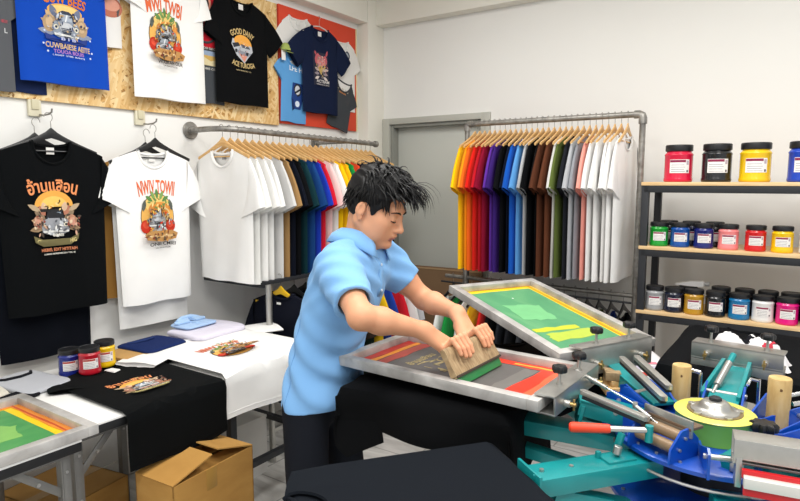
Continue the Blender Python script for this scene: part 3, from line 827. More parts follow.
# ---------------- clothes rails ----------------
rl = thing('clothes_rail', 'grey steel pipe rail fixed to the left wall above the row of hanging T-shirts', 'clothes rail', (0, 2.16, 1.835))
MB().tube([(0.012, 2.17, 1.832), (.13, 2.15, 1.83), (.22, 2.145, 1.829), (.28, 2.165, 1.828), (.315, 2.21, 1.826), (.33, 2.28, 1.824), (.33, 2.9, 1.817), (.33, 3.47, 1.810)], .0155, PIPE, 14).build('pipe', rl, world=True)
MB().cyl((0, 2.17, 1.832), (.014, 2.17, 1.832), .048, PIPE, 24, bev=.003).cyl((.014, 2.17, 1.832), (.03, 2.17, 1.832), .024, PIPE, 20).build('flange', rl, world=True)
MB().cyl((.33, 3.465, 1.810), (.33, 3.49, 1.810), .022, PIPE, 18, bev=.003).build('end_cap', rl, world=True)
MB().cyl((0.0, 3.2, 1.813), (.33, 3.2, 1.813), .012, PIPE, 12).cyl((0, 3.2, 1.813), (.012, 3.2, 1.813), .04, PIPE, 20).build('wall_bracket', rl, world=True)
railz = lambda y: 1.824 - (y - 2.28) * .0118

def plain_tee(label, hexc, loc, rotz, group, seed, W=.222, L=.70, sang=67, name='t_shirt', t=.017, collar_col=None):
    tt = Tee(W=W, L=L, t=t, sl=.255, sang=sang, sw=.20, fold=.009, seed=seed, drop=.055, scoop=.08, N=24, Mr=12, flare=.94)
    mb = MB(); m = cloth(hexc)
    tt.body(mb, LOC, m); tt.sleeve(mb, LOC, m, -1); tt.sleeve(mb, LOC, m, 1); tt.collar(mb, LOC, m, .006)
    o = mb.build(name, None, origin=(0, 0, 0))
    o.location = loc; o.rotation_euler = (0, 0, rotz)
    return tag(o, label, 'T-shirt', group)

LEFT = [('white', 'f0efec'), ('white', 'eeeeea'), ('white', 'eeedea'), ('white', 'e9e8e5'), ('pale grey', 'c9c8c6'), ('tan', '9c7a4e'), ('dark navy', '0d111d'), ('black', '0a0b0e'),
        ('dark bottle green', '12343a'), ('petrol blue', '17407a'), ('royal blue', '1a36a6'), ('red', 'd01a30'), ('pale pink', 'eac9c6'), ('white', 'efece8'), ('yellow', 'f2c10e'), ('yellow', 'efb80a'),
        ('green', '188a3e'), ('orange red', 'dc4a26'), ('black', '15161c'), ('dark navy', '1a2036'), ('steel blue', '7f9cbc'), ('charcoal', '2c2f36'), ('black', '121318'), ('navy', '1b2748'), ('olive tan', '8f8a5c'), ('black', '131419')]
ordw = ['first', 'second', 'third', 'fourth', 'fifth', 'sixth']
def ordinal_labels(lst, where, startname):
    tot = {}
    for n, _ in lst: tot[n] = tot.get(n, 0) + 1
    seen = {}; out = []
    for n, _ in lst:
        seen[n] = seen.get(n, 0) + 1
        out.append(n if tot[n] == 1 else '%s %s' % (ordw[seen[n] - 1], n))
    return out
labs = ordinal_labels(LEFT, '', '')
n = len(LEFT)
h0 = None
for i, (cn, hx) in enumerate(LEFT):
    y = 2.125 + i * .0515
    x = .33
    lb = labs[i]
    art_ = 'the ' if ' ' in lb and lb.split()[0] in ordw else 'a '
    cnt = ' from the near end of' if lb.split()[0] in ordw else ' on'
    desc = ('%s T-shirt%s the wall rail' % (lb, cnt)) if i else 'white T-shirt facing out at the near end of the wall rail'
    if i == 0:
        tt = Tee(W=.222, L=.69, t=.02, sl=.255, sang=68, sw=.20, fold=.008, seed=40, drop=.055, scoop=.085, flare=.95)
        ob = thing('t_shirt', desc, 'T-shirt', (x, y, railz(y) - .118), 0, 'T-shirts on the wall rail')
        m = cloth(hx); mb = MB(); tt.body(mb, LOC, m); mb.build('body', ob)
        for sd in (-1, 1): mb = MB(); tt.sleeve(mb, LOC, m, sd); mb.build('sleeve', ob)
        mb = MB(); tt.collar(mb, LOC, m, .008); mb.build('collar', ob)
        MB().box((0, tt.surf(0, -.03, False) - .003, -.035), (.03, .0015, .02), mat('grey_neck_print', '8f8f92', .8)).build('neck_label', ob)
    else:
        plain_tee(desc, hx, (x, y, railz(y) - .118), R(random.uniform(-3, 3)), 'T-shirts on the wall rail', 41 + i)
    hl = ('wooden hanger of the %s' % desc).replace(' facing out', '')
    if h0 is None: h0 = hanger('coat_hanger', hl, HANGW, PIPE, (x, y, railz(y) + .007), 0, 'wooden hangers on the wall rail')
    else: dup(h0, hl, (x, y, railz(y) + .007), (0, 0, R(random.uniform(-3, 3))), 'wooden hangers on the wall rail')

# free-standing pipe rack by the back wall
rk = thing('garment_rack', 'tall grey pipe garment rack with two bars in front of the back wall', 'garment rack', (1.6, 3.5, 0))
PR = .0165
MB().tube([(1.05, 3.5, 1.885), (1.05, 3.5, 1.90), (1.062, 3.5, 1.912), (1.08, 3.5, 1.912), (2.09, 3.5, 1.912)], PR, PIPE, 14).build('top_bar', rk, world=True)
MB().cyl((1.05, 3.5, .02), (1.05, 3.5, 1.89), PR, PIPE, 14).build('post', rk, world=True)
MB().cyl((2.125, 3.5, .02), (2.125, 3.5, 1.90), PR, PIPE, 14).build('post', rk, world=True)
MB().tube([(2.08, 3.5, 1.912), (2.105, 3.5, 1.912), (2.12, 3.5, 1.905), (2.125, 3.5, 1.89), (2.125, 3.5, 1.86)], .0225, PIPE, 14).build('corner_elbow', rk, world=True)
MB().tube([(1.085, 3.5, 1.912), (1.062, 3.5, 1.912), (1.05, 3.5, 1.902), (1.05, 3.5, 1.87)], .0215, PIPE, 14).build('corner_elbow', rk, world=True)
MB().cyl((.90, 3.5, .915), (2.15, 3.5, .905), .013, PIPE, 12).build('lower_bar', rk, world=True)
MB().cyl((.90, 3.44, .885), (2.12, 3.44, .875), .006, BLACKM, 8).build('lower_rod', rk, world=True)
for x in (1.05, 2.125):
    MB().cyl((x, 3.25, .03), (x, 3.75, .03), PR, PIPE, 14).cyl((x, 3.25, .0), (x, 3.25, .05), .02, BLACKP, 12).cyl((x, 3.75, .0), (x, 3.75, .05), .02, BLACKP, 12).build('foot', rk, world=True)

RIGHT = [('yellow', 'f6c40c'), ('amber orange', 'f59a14'), ('orange', 'ee6a1c'), ('red', 'dd1f14'), ('crimson', 'c01524'), ('maroon', '8c1230'), ('purple', '62319e'), ('dark violet', '3f2476'), ('black', '0b0c10'), ('dark navy', '0f1526'),
         ('royal blue', '1458b8'), ('sky blue', '5fa0dc'), ('light grey', 'bcbdbf'), ('black', '0a0b0e'), ('black', '0c0d10'), ('brown', '5a3423'), ('brown', '633a27'), ('cream grey', 'd5d3ce'), ('olive green', '5c6a34'), ('charcoal', '22242a'),
         ('light grey', 'b7babe'), ('mid grey', '8f9298'), ('salmon pink', 'ec9f92'), ('white', 'ecebe9'), ('white', 'f0efed'), ('white', 'f2f1ef'), ('white', 'eeedeb'), ('white', 'f3f2f0')]
labs = ordinal_labels(RIGHT, '', '')
for i, (cn, hx) in enumerate(RIGHT):
    x = 1.105 + i * .0349; y = 3.5
    lb = labs[i]
    cnt = ' from the left on' if lb.split()[0] in ordw else ' on'
    desc = '%s T-shirt%s the upper rack bar' % (lb, cnt)
    plain_tee(desc, hx, (x, y + random.uniform(-.008, .008), 1.912 - .113), PI / 2 + R(random.uniform(-3, 3)), 'T-shirts on the pipe rack', 90 + i, W=.22, L=.80, t=.015, sang=67)
    dup(h0, 'wooden hanger of the %s' % desc, (x, y, 1.912 + .008), (0, 0, PI / 2 + R(random.uniform(-3, 3))), 'wooden hangers on the pipe rack')

LOW = [('white', 'e6e5e2'), ('green', '1d8a3c'), ('pale white', 'dcdad5'), ('yellow', 'eab414'), ('red', 'd2231f'), ('black', '0a0b0d'), ('charcoal', '1e2025'), ('black', '15161a'), ('dark grey', '2b2d31'), ('black', '121318'), ('dark navy', '151b30'), ('black', '141519'),
       ('dark olive', '3a3f28'), ('black', '101115'), ('olive', '4c5230'), ('navy blue', '1a2c66'), ('black', '14151a')]
labs = ordinal_labels(LOW, '', '')
hb = None
for i, (cn, hx) in enumerate(LOW):
    x = .96 + i * .069; y = 3.5; z = .913 - (x - .9) * .008
    lb = labs[i]
    cnt = ' from the left on' if lb.split()[0] in ordw else ' on'
    desc = '%s T-shirt%s the lower rack bar' % (lb, cnt)
    plain_tee(desc, hx, (x, y, z - .118), PI / 2 + R(random.uniform(-4, 4)), 'T-shirts on the lower bar', 130 + i, W=.20, L=.58, t=.016, sang=70)
    hl = 'thin black hanger of the %s' % desc
    if hb is None: hb = hanger('coat_hanger', hl, HB, PIPE, (x, y, z + .013), PI / 2, 'black hangers on the lower bar', bar=False)
    else: dup(hb, hl, (x, y, z + .013), (0, 0, PI / 2), 'black hangers on the lower bar')

# low rail along the left wall behind the man
lr = thing('low_garment_rail', 'low garment rail with silver posts along the left wall behind the man', 'garment rack', (.42, 2.85, 0))
for yy in (2.235, 3.55):
    MB().cyl((.53, yy, .0), (.53, yy, 1.0), .017, STEEL, 14).build('post', lr, world=True)
MB().bar((.53, 2.2, 1.01), (.53, 3.58, 1.005), .03, .02, BLACKM, .003).build('rail_bar', lr, world=True)
MB().bar((.53, 2.235, .18), (.53, 3.55, .18), .025, .025, STEEL, .003).build('lower_bar', lr, world=True)
for yy in (2.235, 3.55):
    MB().bar((.004, yy, .985), (.54, yy, .985), .025, .02, BLACKM, .003).build('side_bar', lr, world=True)
MB().bar((.46, 2.2, .999), (.46, 3.58, .994), .02, .014, BLACKM, .003).build('hanging_bar', lr, world=True)
YH = mat('yellow_hanger_plastic', 'e2b416', .4)
tt = Tee(W=.24, L=.62, t=.03, sl=.24, sang=66, sw=.20, fold=.01, seed=160, drop=.06, scoop=.03, neck=.075)
o = thing('sweatshirt', 'dark navy sweatshirt on a yellow hanger under the rail of white T-shirts', 'sweatshirt', (.54, 2.33, .935), 0)
m = cloth('10131f'); mb = MB(); tt.body(mb, LOC, m); mb.build('body', o)
for sd in (-1, 1): mb = MB(); tt.sleeve(mb, LOC, m, sd); mb.build('sleeve', o)
mb = MB(); tt.collar(mb, LOC, m, .009); mb.build('collar', o)
MB().box((0.0, -.034, -.05), (.03, .002, .012), PAPER).build('neck_tag', o)
hanger('coat_hanger', 'yellow plastic hanger holding the navy sweatshirt under the wall rail', YH, PIPE, (.53, 2.325, 1.03), 0, bar=False)
LOW2 = [('charcoal', '1d1f26'), ('black', '14151a'), ('dark navy', '141a2c'), ('dark grey', '26282d'), ('dark brown', '2a201a'), ('dark green', '16281e'), ('yellow', 'eebf18'), ('royal blue', '1f3f9c'), ('red', 'c81e2c'), ('white', 'eae8e6'), ('pale grey', 'c4c5c8')]
for i, (cn, hx) in enumerate(LOW2):
    y = 2.50 + i * .10
    desc = '%s T-shirt on the low rail behind the man' % cn
    plain_tee(desc, hx, (.46, y, .885), R(random.uniform(-3, 3)), 'T-shirts on the low rail', 170 + i, W=.21, L=.58, t=.018, sang=70)
    dup(hb, 'thin black hanger of the %s' % desc, (.46, y, 1.007), (0, 0, 0), 'black hangers on the low rail')

# ---------------- ink shelf ----------------
sh = thing('shelving_unit', 'black steel shelving unit with pale wooden boards holding rows of ink jars', 'shelf', (2.75, 3.52, 0))
SX0, SX1, SY0, SY1 = 2.178, 3.35, 3.30, 3.66
for x in (SX0 + .018, SX1 - .018):
    for y in (SY0 + .018, SY1 - .018):
        MB().box((x, y, .765), (.036, .036, 1.53), BLACKM, bev=.003).build('post', sh, world=True)
for z in (1.545, 1.213, .872, .14):
    b = MB().box(((SX0 + SX1) / 2, (SY0 + SY1) / 2, z - .009), (SX1 - SX0 + .004, SY1 - SY0 + .006, .018), SHELFW, bev=.002).build('board', sh, world=True)
    f = MB()
    for y in (SY0 + .009, SY1 - .009): f.box(((SX0 + SX1) / 2, y, z - .036), (SX1 - SX0 - .02, .018, .036), BLACKM, bev=.002)
    for x in (SX0 + .012, SX1 - .012): f.box((x, (SY0 + SY1) / 2, z - .036), (.018, SY1 - SY0 - .02, .036), BLACKM, bev=.002)
    f.build('beam', sh, world=True)

LIDM = mat('black_jar_lid', '16171a', .42, 0, .1, 60)
JL = {}
def jar_parts(Rr, H):
    """lathe profiles of body, lid"""
    body = [(Rr * .90, 0), (Rr * .97, .003), (Rr, .010), (Rr * .985, .018), (Rr * .965, .024), (Rr * .965, H * .70), (Rr * .985, H * .715), (Rr * .99, H * .735), (Rr * .97, H * .75), (Rr * .93, H * .77), (Rr * .85, H * .80), (Rr * .84, H * .84)]
    lid = [(Rr * .90, H * .825), (Rr * .93, H * .832), (Rr * .95, H * .845), (Rr * .95, H * .97), (Rr * .93, H * .99), (Rr * .88, H), (Rr * .84, H * .985), (Rr * .3, H * .98)]
    return body, lid
def jar(label, hexc, loc, Rr=.05, H=.128, group='ink jars', head='8c2c4c', face=None, lid_only=False, clear=False, labelled=True):
    t = thing('ink_jar', label, 'jar', loc, 0, group)
    body, lid = jar_parts(Rr, H)
    m = mat('jar_plastic_' + hexc, hexc, .25, 0, .03, 10, coat=.3)
    MB().lathe(body, m, n=36).build('jar_body', t, smooth=50)
    mb = MB()
    n = 40
    rings = []
    for k, (r, z) in enumerate(lid):
        rings.append([((r - (.0009 if (j % 2 and 2 <= k <= 3) else 0)) * math.cos(2 * PI * j / n), (r - (.0009 if (j % 2 and 2 <= k <= 3) else 0)) * math.sin(2 * PI * j / n), z) for j in range(n)])
    mb.loft(rings, LIDM).build('lid', t, smooth=35)
    if labelled:
        a0 = face if face is not None else math.atan2(0 - loc[1], 2.9 - loc[0]) + .08
        rr = Rr * .968 + .0008
        def patch(mb, s0, s1, z0, z1, mm, d=0.0):
            g = []
            for k in range(9):
                a = a0 + (s0 + (s1 - s0) * k / 8) / rr
                g.append([((rr + d) * math.cos(a), (rr + d) * math.sin(a), z0), ((rr + d) * math.cos(a), (rr + d) * math.sin(a), z1)])
            mb.grid(g, mm)
        mb = MB(); W = Rr * .70; z0, z1 = H * .24, H * .60
        patch(mb, -W, W, z0, z1, PAPER)
        lp = mb.build('label', t, smooth=60)
        mb = MB()
        patch(mb, -W * .97, W * .6, z1 - H * .075, z1 - H * .012, ink(head), .0005)
        for q in range(4):
            patch(mb, -W * .85, W * (.55 - .1 * (q % 2)), z0 + H * (.035 + q * .058), z0 + H * (.047 + q * .058), ink('8a8890'), .0005)
        patch(mb, W * .68, W * .92, z1 - H * .14, z1 - H * .03, ink('b9a9b4'), .0005)
        patch(mb, W * .70, W * .90, z0 + H * .02, z0 + H * .08, ink('6a6870'), .0005)
        mb.build('label_print', lp, smooth=60)
    return t
Z1 = 1.545; Z2 = 1.213; Z3 = .872
for cn, hx, x in (('crimson pink', 'd4143e', 2.335), ('black', '17191d', 2.510), ('yellow', 'f2c40a', 2.676), ('blue', '1440b4', 2.875)):
    jar('large %s ink jar with a black lid on the top shelf' % cn, hx, (x, 3.385, Z1), .069, .188, 'large jars on the top shelf')
for cn, hx, x in (('green', '16962e', 2.276), ('blue', '0f4c9c', 2.378), ('navy blue', '14206e', 2.488), ('pink', 'f08888', 2.598), ('red', 'd01a1e', 2.714), ('yellow', 'f0c40c', 2.824), ('white', 'dfdedb', 2.935)):
    jar('small %s ink jar in the front row of the middle shelf' % cn, hx, (x - .014, 3.36, Z2), .0465, .125, 'jars on the middle shelf')
for cn, hx, x, nb in (('black', '15161a', 2.262, 'green'), ('dark blue', '121a40', 2.372, 'blue'), ('black', '16171c', 2.482, 'navy')):
    jar('dark ink jar half hidden behind the %s jar on the middle shelf' % nb, hx, (x + .028, 3.47, Z2), .0465, .128, 'jars on the middle shelf')
for cn, hx, x in (('silver grey', '9a9b9d', 2.268), ('black navy', '141a30', 2.362), ('mustard', 'b98a22', 2.458), ('black', '15171b', 2.556), ('teal blue', '1672a8', 2.662), ('white', 'e4e3e0', 2.762), ('magenta', 'e0147c', 2.862), ('dark purple', '30123c', 2.968)):
    jar('%s ink jar in the front row of the bottom shelf' % cn, hx, (x - .012, 3.36, Z3), .0475, .128, 'jars on the bottom shelf')
for hx, x, nb in (('15161a', 2.535, 'mustard'), ('1a1b20', 2.642, 'black'), ('17181d', 2.745, 'teal blue'), ('1c1218', 2.842, 'white'), ('17181d', 2.94, 'magenta')):
    jar('dark ink jar half hidden behind the %s jar on the bottom shelf' % nb, hx, (x + .02, 3.475, Z3), .0475, .134, 'jars on the bottom shelf', labelled=False)
b = thing('ink_tube', 'white ink tube lying across jars at the back of the bottom shelf', 'tube', (2.45, 3.5, Z3 + .128))
jar('dark ink jar under the white tube on the bottom shelf', '1a1c22', (2.40, 3.475, Z3), .0475, .124, 'jars on the bottom shelf', labelled=False)
b.location = (2.41, 3.485, Z3 + .124)
MB().loft([[(-.075, -.022, .002), (-.075, .022, .002), (-.075, .022, .006), (-.075, -.022, .006)], [(0, -.024, 0), (0, .024, 0), (0, .024, .026), (0, -.024, .026)], [(.06, -.022, 0), (.06, .022, 0), (.06, .022, .03), (.06, -.022, .03)], [(.066, -.015, .008), (.066, .015, .008), (.066, .015, .022), (.066, -.015, .022)]], PAPER).build('tube_body', b, smooth=30)
MB().cyl((.066, 0, .015), (.09, 0, .015), .012, mat('grey_cap', 'a9a8a6', .4), 16, bev=.002).build('cap', b)
# brown board leaning by the door
o = thing('cardboard_sheet', 'brown cardboard sheet leaning in front of the grey door', 'cardboard', (.70, 3.72, 0), rot=(R(-7), 0, R(4)))
MB().box((0, 0, .46), (.62, .012, .92), mat('brown_board', '7d6145', .85, 0, .12, 6), bev=.002).build('sheet', o)
MB().box((0, -.0075, .905), (.60, .004, .012), mat('board_edge', 'a98a66', .85)).build('taped_edge', o)
tag(MB().tube([(.93, 3.70, .93), (.92, 3.69, .99), (.94, 3.68, 1.03), (.985, 3.66, 1.045), (1.01, 3.62, 1.0), (1.02, 3.60, .92), (1.02, 3.58, .6), (1.0, 3.58, .01), (.9, 3.6, .006)], .004, BLACKP, 8).build('power_cord', None), 'black cord looping over the cardboard sheet beside the pipe rack', 'cord')

# ---------------- tables along the left wall ----------------
EDGE = mat('black_edge_band', '17181a', .5)
GALV = mat('galvanised_leg', '84837f', .42, .6, .15, 30)
def folding_table(label, y0, y1, x0=.24, x1=.97, legs=(), braces=True):
    t = thing('folding_table', label, 'table', ((x0 + x1) / 2, (y0 + y1) / 2, 0), 0, 'white folding tables by the left wall')
    MB().box(((x0 + x1) / 2, (y0 + y1) / 2, .736), (x1 - x0, y1 - y0, .008), WHITEP, bev=.001).build('table_top', t, world=True)
    MB().box(((x0 + x1) / 2, (y0 + y1) / 2, .717), (x1 - x0 - .002, y1 - y0 - .002, .03), EDGE, bev=.002).build('edge_band', t, world=True)
    for (ly, sgn) in legs:
        for lx in (x1 - .045, x0 + .06):
            m = MB(); m.box((lx, ly, .35), (.034, .006, .70), GALV, bev=.001); m.box((lx - .015, ly + .013, .35), (.004, .026, .70), GALV, bev=.001); m.box((lx + .015, ly + .013, .35), (.004, .026, .70), GALV, bev=.001)
            lg = m.build('leg', t, world=True)
            m = MB()
            for z in (.64, .48, .40): m.cyl((lx + .016, ly + .012, z), (lx + .021, ly + .012, z), .005, STEEL, 10)
            m.cyl((lx, ly + .01, 0), (lx, ly + .01, .012), .02, BLACKP, 12)
            m.build('rivet', lg, world=True)
            m = MB(); m.bar((lx + .005, ly + sgn * .14, .695), (lx + .005, ly + .012, .56), .005, .024, GALV, .001); m.cyl((lx + .006, ly + sgn * .075 + .006, .628), (lx + .012, ly + sgn * .075 + .006, .628), .006, STEEL, 10)
            m.build('brace', t, world=True)
    MB().bar((x0 + .03, y0 + .03, .694), (x0 + .03, y1 - .03, .694), .03, .016, GALV).bar((x1 - .04, y0 + .03, .694), (x1 - .04, y1 - .03, .694), .03, .016, GALV).build('apron', t, world=True)
    return t
folding_table('white-topped folding table under the framed green screen at the left edge', -.30, .936, .30, 1.05, legs=((.885, -1), (-.2, 1)))
folding_table('white-topped folding table under the black printed T-shirt', .946, 1.545, legs=((.965, 1), (1.49, -1)))
t = thing('work_table', 'white table on a black steel frame under the white printed T-shirt', 'table', (.6, 1.87, 0))
MB().box((.60, 1.87, .73), (.72, .62, .02), WHITEP, bev=.002).build('table_top', t, world=True)
for x in (.27, .93):
    for y in (1.625, 2.15):
        MB().box((x, y, .36), (.032, .032, .72), BLACKM, bev=.002).build('leg', t, world=True)
m = MB()
for x in (.27, .93): m.bar((x, 1.59, .30), (x, 2.15, .30), .028, .028, BLACKM, .002).bar((x, 1.59, .705), (x, 2.15, .705), .028, .028, BLACKM, .002)
for y in (1.625, 2.15): m.bar((.27, y, .31), (.93, y, .31), .028, .028, BLACKM, .002)
m.build('frame_rail', t, world=True)
tag(MB().box((.42, 2.02, .155), (.34, .24, .31), mat('white_carton', 'd9d7d2', .8), bev=.004).box((.42, 2.02, .313), (.35, .25, .014), mat('white_carton', 'd9d7d2', .8), bev=.003).build('storage_box', None), 'white lidded storage box on the floor under the white shirt table', 'box')

# framed screen on the table
GMESH = ramp_mat('green_stencil', [(0.3, '3a8548'), (0.55, '4e9250'), (0.8, '7aa552')], 5, .5, (1, 2.5, 1), 'noise', .02, 6, 1.2)
def frame_parts(t, L, W, bw=.034, bh=.032, m=None):
    """aluminium screen frame: local x along length, y across, base at z=0"""
    m = m or ALU
    for sx in (-1, 1):
        MB().box((sx * (L / 2 - bw / 2), 0, bh / 2), (bw, W, bh), m, bev=.0025).build('frame_bar', t)
    for sy in (-1, 1):
        MB().box((0, sy * (W / 2 - bw / 2), bh / 2), (L - 2 * bw + .001, bw, bh), m, bev=.0025).build('frame_bar', t)
def patch(t, name, pts, m, z, parent=True):
    mb = MB(); mb.prism(pts, m, (0, 0, z), (1, 0, 0), (0, 1, 0), .0006); return mb.build(name, t, smooth=0)
def wavy(pts, amp, seed, sub=6):
    r = random.Random(seed); out = []
    n = len(pts)
    for i in range(n):
        a = pts[i]; b = pts[(i + 1) % n]
        for k in range(sub):
            q = k / sub; out.append((a[0] + (b[0] - a[0]) * q + (r.uniform(-amp, amp) if k else 0), a[1] + (b[1] - a[1]) * q + (r.uniform(-amp, amp) if k else 0)))
    return out
t = thing('printing_screen', 'aluminium framed screen with a green mesh lying on the table at the left edge', 'screen', (.80, .675, .741), PI / 2)
frame_parts(t, .63, .51)
ms = patch(t, 'mesh', [(-.285, -.225), (.285, -.225), (.285, .225), (-.285, .225)], mat('yellow_emulsion', 'e8c014', .5, 0, .06, 20), .005)
patch(ms, 'stencil', wavy([(-.285, -.185), (.225, -.185), (.225, .20), (-.285, .20)], .002, 3), GMESH, .0058)
patch(ms, 'ink_smear', wavy([(.25, -.22), (.283, -.22), (.283, .22), (.25, .22)], .004, 5), mat('orange_ink_smear', 'd9822a', .5, 0, .2, 30), .0062)
patch(ms, 'ink_smear', wavy([(-.28, .205), (.25, .205), (.25, .223), (-.28, .223)], .003, 6), mat('orange_ink_smear', 'd9822a', .5, 0, .2, 30), .0062)
patch(ms, 'ink_smear', wavy([(-.1, -.05), (.16, -.09), (.19, .02), (.1, .10), (-.08, .12)], .012, 8), mat('pale_green_ink', '7db05a', .5, 0, .12, 20), .0064)
patch(ms, 'ink_smear', wavy([(.258, -.22), (.266, -.22), (.264, .22), (.257, .22)], .002, 9), mat('rust_ink', 'b5481c', .5), .0066)

class TableMap:
    def __init__(s, xs, yc, zb, xe, r=.018, seed=0): s.__dict__.update(locals())
    def __call__(s, u, v, w):
        X = s.xs - v; t0 = .010
        off = t0 - w
        if X <= s.xe: return (X, s.yc + u, s.zb + off)
        over = X - s.xe; a = min(over / s.r, PI / 2); d = max(0, over - s.r * PI / 2)
        nx, nz = math.sin(a), math.cos(a)
        wv = .010 * min(1, d / .1) * math.sin(16 * u + s.seed)
        return (s.xe + s.r * math.sin(a) + nx * off + wv + .04 * d, s.yc + u, s.zb - s.r * (1 - math.cos(a)) - d + nz * off)
def table_tee(label, hexc, tee, mp, art, origin):
    t = thing('t_shirt', label, 'T-shirt', origin)
    m = cloth(hexc)
    mb = MB(); tee.body(mb, mp, m); mb.build('body', t, world=True)
    for sd in (-1, 1): mb = MB(); tee.sleeve(mb, mp, m, sd); mb.build('sleeve', t, world=True)
    mb = MB(); tee.collar(mb, mp, m, .005); mb.build('collar', t, world=True)
    mb = MB(); tee.hemseam(mb, mp, m); mb.build('hem_seam', t, world=True)
    mb = MB(); art.build(mb, tee, mp, lift=.002); mb.build('print', t, world=True, smooth=0)
tt = Tee(W=.215, L=.765, t=.006, sl=.13, sang=58, sw=.17, fold=.002, seed=200, scoop=.09, drop=.045, N=30, Mr=40, flare=1.0)
table_tee('black T-shirt with an orange-lettered print spread over the folding table', '07090a', tt, TableMap(.42, 1.335, .742, .972, seed=1), scale_print(art_thai(-.29), 1.0, .88, -.29, -.03, -.03), (.7, 1.335, .742))
tt = Tee(W=.285, L=.80, t=.008, sl=.20, sang=24, sw=.19, fold=.003, seed=201, scoop=.10, drop=.05, N=32, Mr=40, flare=1.0)
table_tee('large white T-shirt with an orange print spread on the table beside the man', 'f0efec', tt, TableMap(.345, 1.845, .758, .955, seed=2), scale_print(art_town('NIWV TOWII', -.28, .19, True), 1.15, .95, -.28, -.05, -.05), (.65, 1.845, .742))

for cn, hx, x, y, z in (('blue', '14247c', .38, 1.245, .742), ('red', 'b8182a', .475, 1.28, .7585), ('yellow', 'eec00e', .43, 1.37, .758)):
    jar('%s ink jar on the folding table beside the black printed T-shirt' % cn, hx, (x, y, z), .043, .112, 'jars on the folding table', head='b0382c')

# folded garments
def folded(name, label, hexc, c, sx, sy, h, rotz, seed, layers=1, cat='folded shirt', group=None, collar=None, neck=None):
    t = thing(name, label, cat, c, rotz, group)
    rnd = random.Random(seed); ph = [rnd.uniform(0, 6) for _ in range(4)]
    m = cloth(hexc)
    for L in range(layers):
        hh = h / layers; z0 = hh * L; k = 1 - .04 * L
        rings = []; n = 48
        for r, z in ((.93, 0), (.985, .12), (1, .4), (.99, .72), (.95, .92), (.86, 1.0), (.6, 1.04), (.25, 1.05), (.02, 1.05)):
            rg = []
            for j in range(n):
                a = 2 * PI * j / n; ca, sa = math.cos(a), math.sin(a)
                e = .28
                x = math.copysign(abs(ca) ** e, ca); y = math.copysign(abs(sa) ** e, sa)
                mx = max(abs(x), abs(y)); 
                wob = 1 + .018 * math.sin(3 * a + ph[0] + L) + .012 * math.sin(7 * a + ph[1])
                px, py = x * sx / 2 * r * k * wob, y * sy / 2 * r * k * wob
                bump = .10 * hh * math.sin(px * 22 + ph[2]) * math.sin(py * 17 + ph[3]) if z > .8 else 0
                rg.append((px, py, z0 + hh * z * .96 + bump))
            rings.append(rg)
        MB().loft(rings, m).build('folded_body' if L == 0 else 'fold_layer', t, smooth=60)
    if collar:
        mb = MB(); mc = cloth(collar)
        for sgn in (-1, 1):
            mb.loft([[(-sx * .30, sgn * .005, h + .002), (-sx * .30, sgn * .085, h + .002), (-sx * .30, sgn * .085, h + .012), (-sx * .30, sgn * .005, h + .02)],
                     [(-sx * .20, sgn * .012, h + .004), (-sx * .17, sgn * .10, h + .003), (-sx * .17, sgn * .10, h + .010), (-sx * .20, sgn * .012, h + .022)],
                     [(-sx * .02, sgn * .02, h + .003), (-sx * .06, sgn * .09, h + .002), (-sx * .06, sgn * .09, h + .008), (-sx * .02, sgn * .02, h + .010)]], mc)
        mb.tube([(-sx * .28, -.07, h + .008), (-sx * .36, -.03, h + .02), (-sx * .37, .03, h + .02), (-sx * .28, .07, h + .008)], .011, mc, 8)
        mb.build('collar', t, smooth=50)
        MB().box((sx * .12, 0, h + .002), (sx * .3, .024, .004), mc, bev=.001).build('placket', t)
    if neck:
        MB().tube([(-sx * .36, -.07, h + .0), (-sx * .24, -.05, h + .004), (-sx * .20, 0, h + .005), (-sx * .24, .05, h + .004), (-sx * .36, .07, h + .0)], .006, cloth(neck), 8).build('neckband', t)
    return t
folded('folded_shirt', 'pale lavender folded shirts layered on the white table against the wall', 'dcd8e6', (.37, 1.955, .745), .28, .34, .056, 0.05, 1, layers=2)
folded('folded_polo_shirt', 'light blue folded polo shirt with raised collar on the lavender shirts', 'a9c6ea', (.29, 1.93, .806), .15, .20, .014, .1, 2, collar='a9c9ee')
folded('folded_shirt', 'dark navy folded shirts between the tan board and the lavender stack', '1a2a5a', (.36, 1.645, .757), .24, .25, .030, .1, 3, layers=2, neck='2a3a6a')
t = thing('cutting_board', 'tan wooden board lying on the table between the yellow jar and navy shirts', 'board', (.385, 1.495, .7605), R(8))
MB().box((0, 0, .007), (.20, .13, .014), mat('tan_board', 'bd9356', .7, 0, .12, 12), bev=.003).build('board', t)
folded('folded_t_shirt', 'light grey folded T-shirt with a dark neckband on the folding table', 'aeb0b6', (.37, 1.09, .742), .30, .19, .018, .12, 5, neck='1c1d22')
folded('folded_t_shirt', 'black folded T-shirt piece beside the grey one near the framed screen', '17181c', (.505, .985, .742), .10, .13, .012, .3, 6)
o = folded('folded_t_shirt', 'pale cream folded T-shirt with a yellow mark at the far left of the table', 'cfcabc', (.34, .91, .742), .22, .18, .018, -.1, 7)
MB().prism([(-.03, -.02), (.03, -.015), (.03, .0), (-.03, -.004)], ink('d8b02a'), (0, 0, .0205), (1, 0, 0), (0, 1, 0), .001).prism([(-.01, .03), (.06, .03), (.06, .045), (-.01, .045)], ink('3a3c44'), (0, 0, .0205), (1, 0, 0), (0, 1, 0), .001).build('print', o, smooth=0)
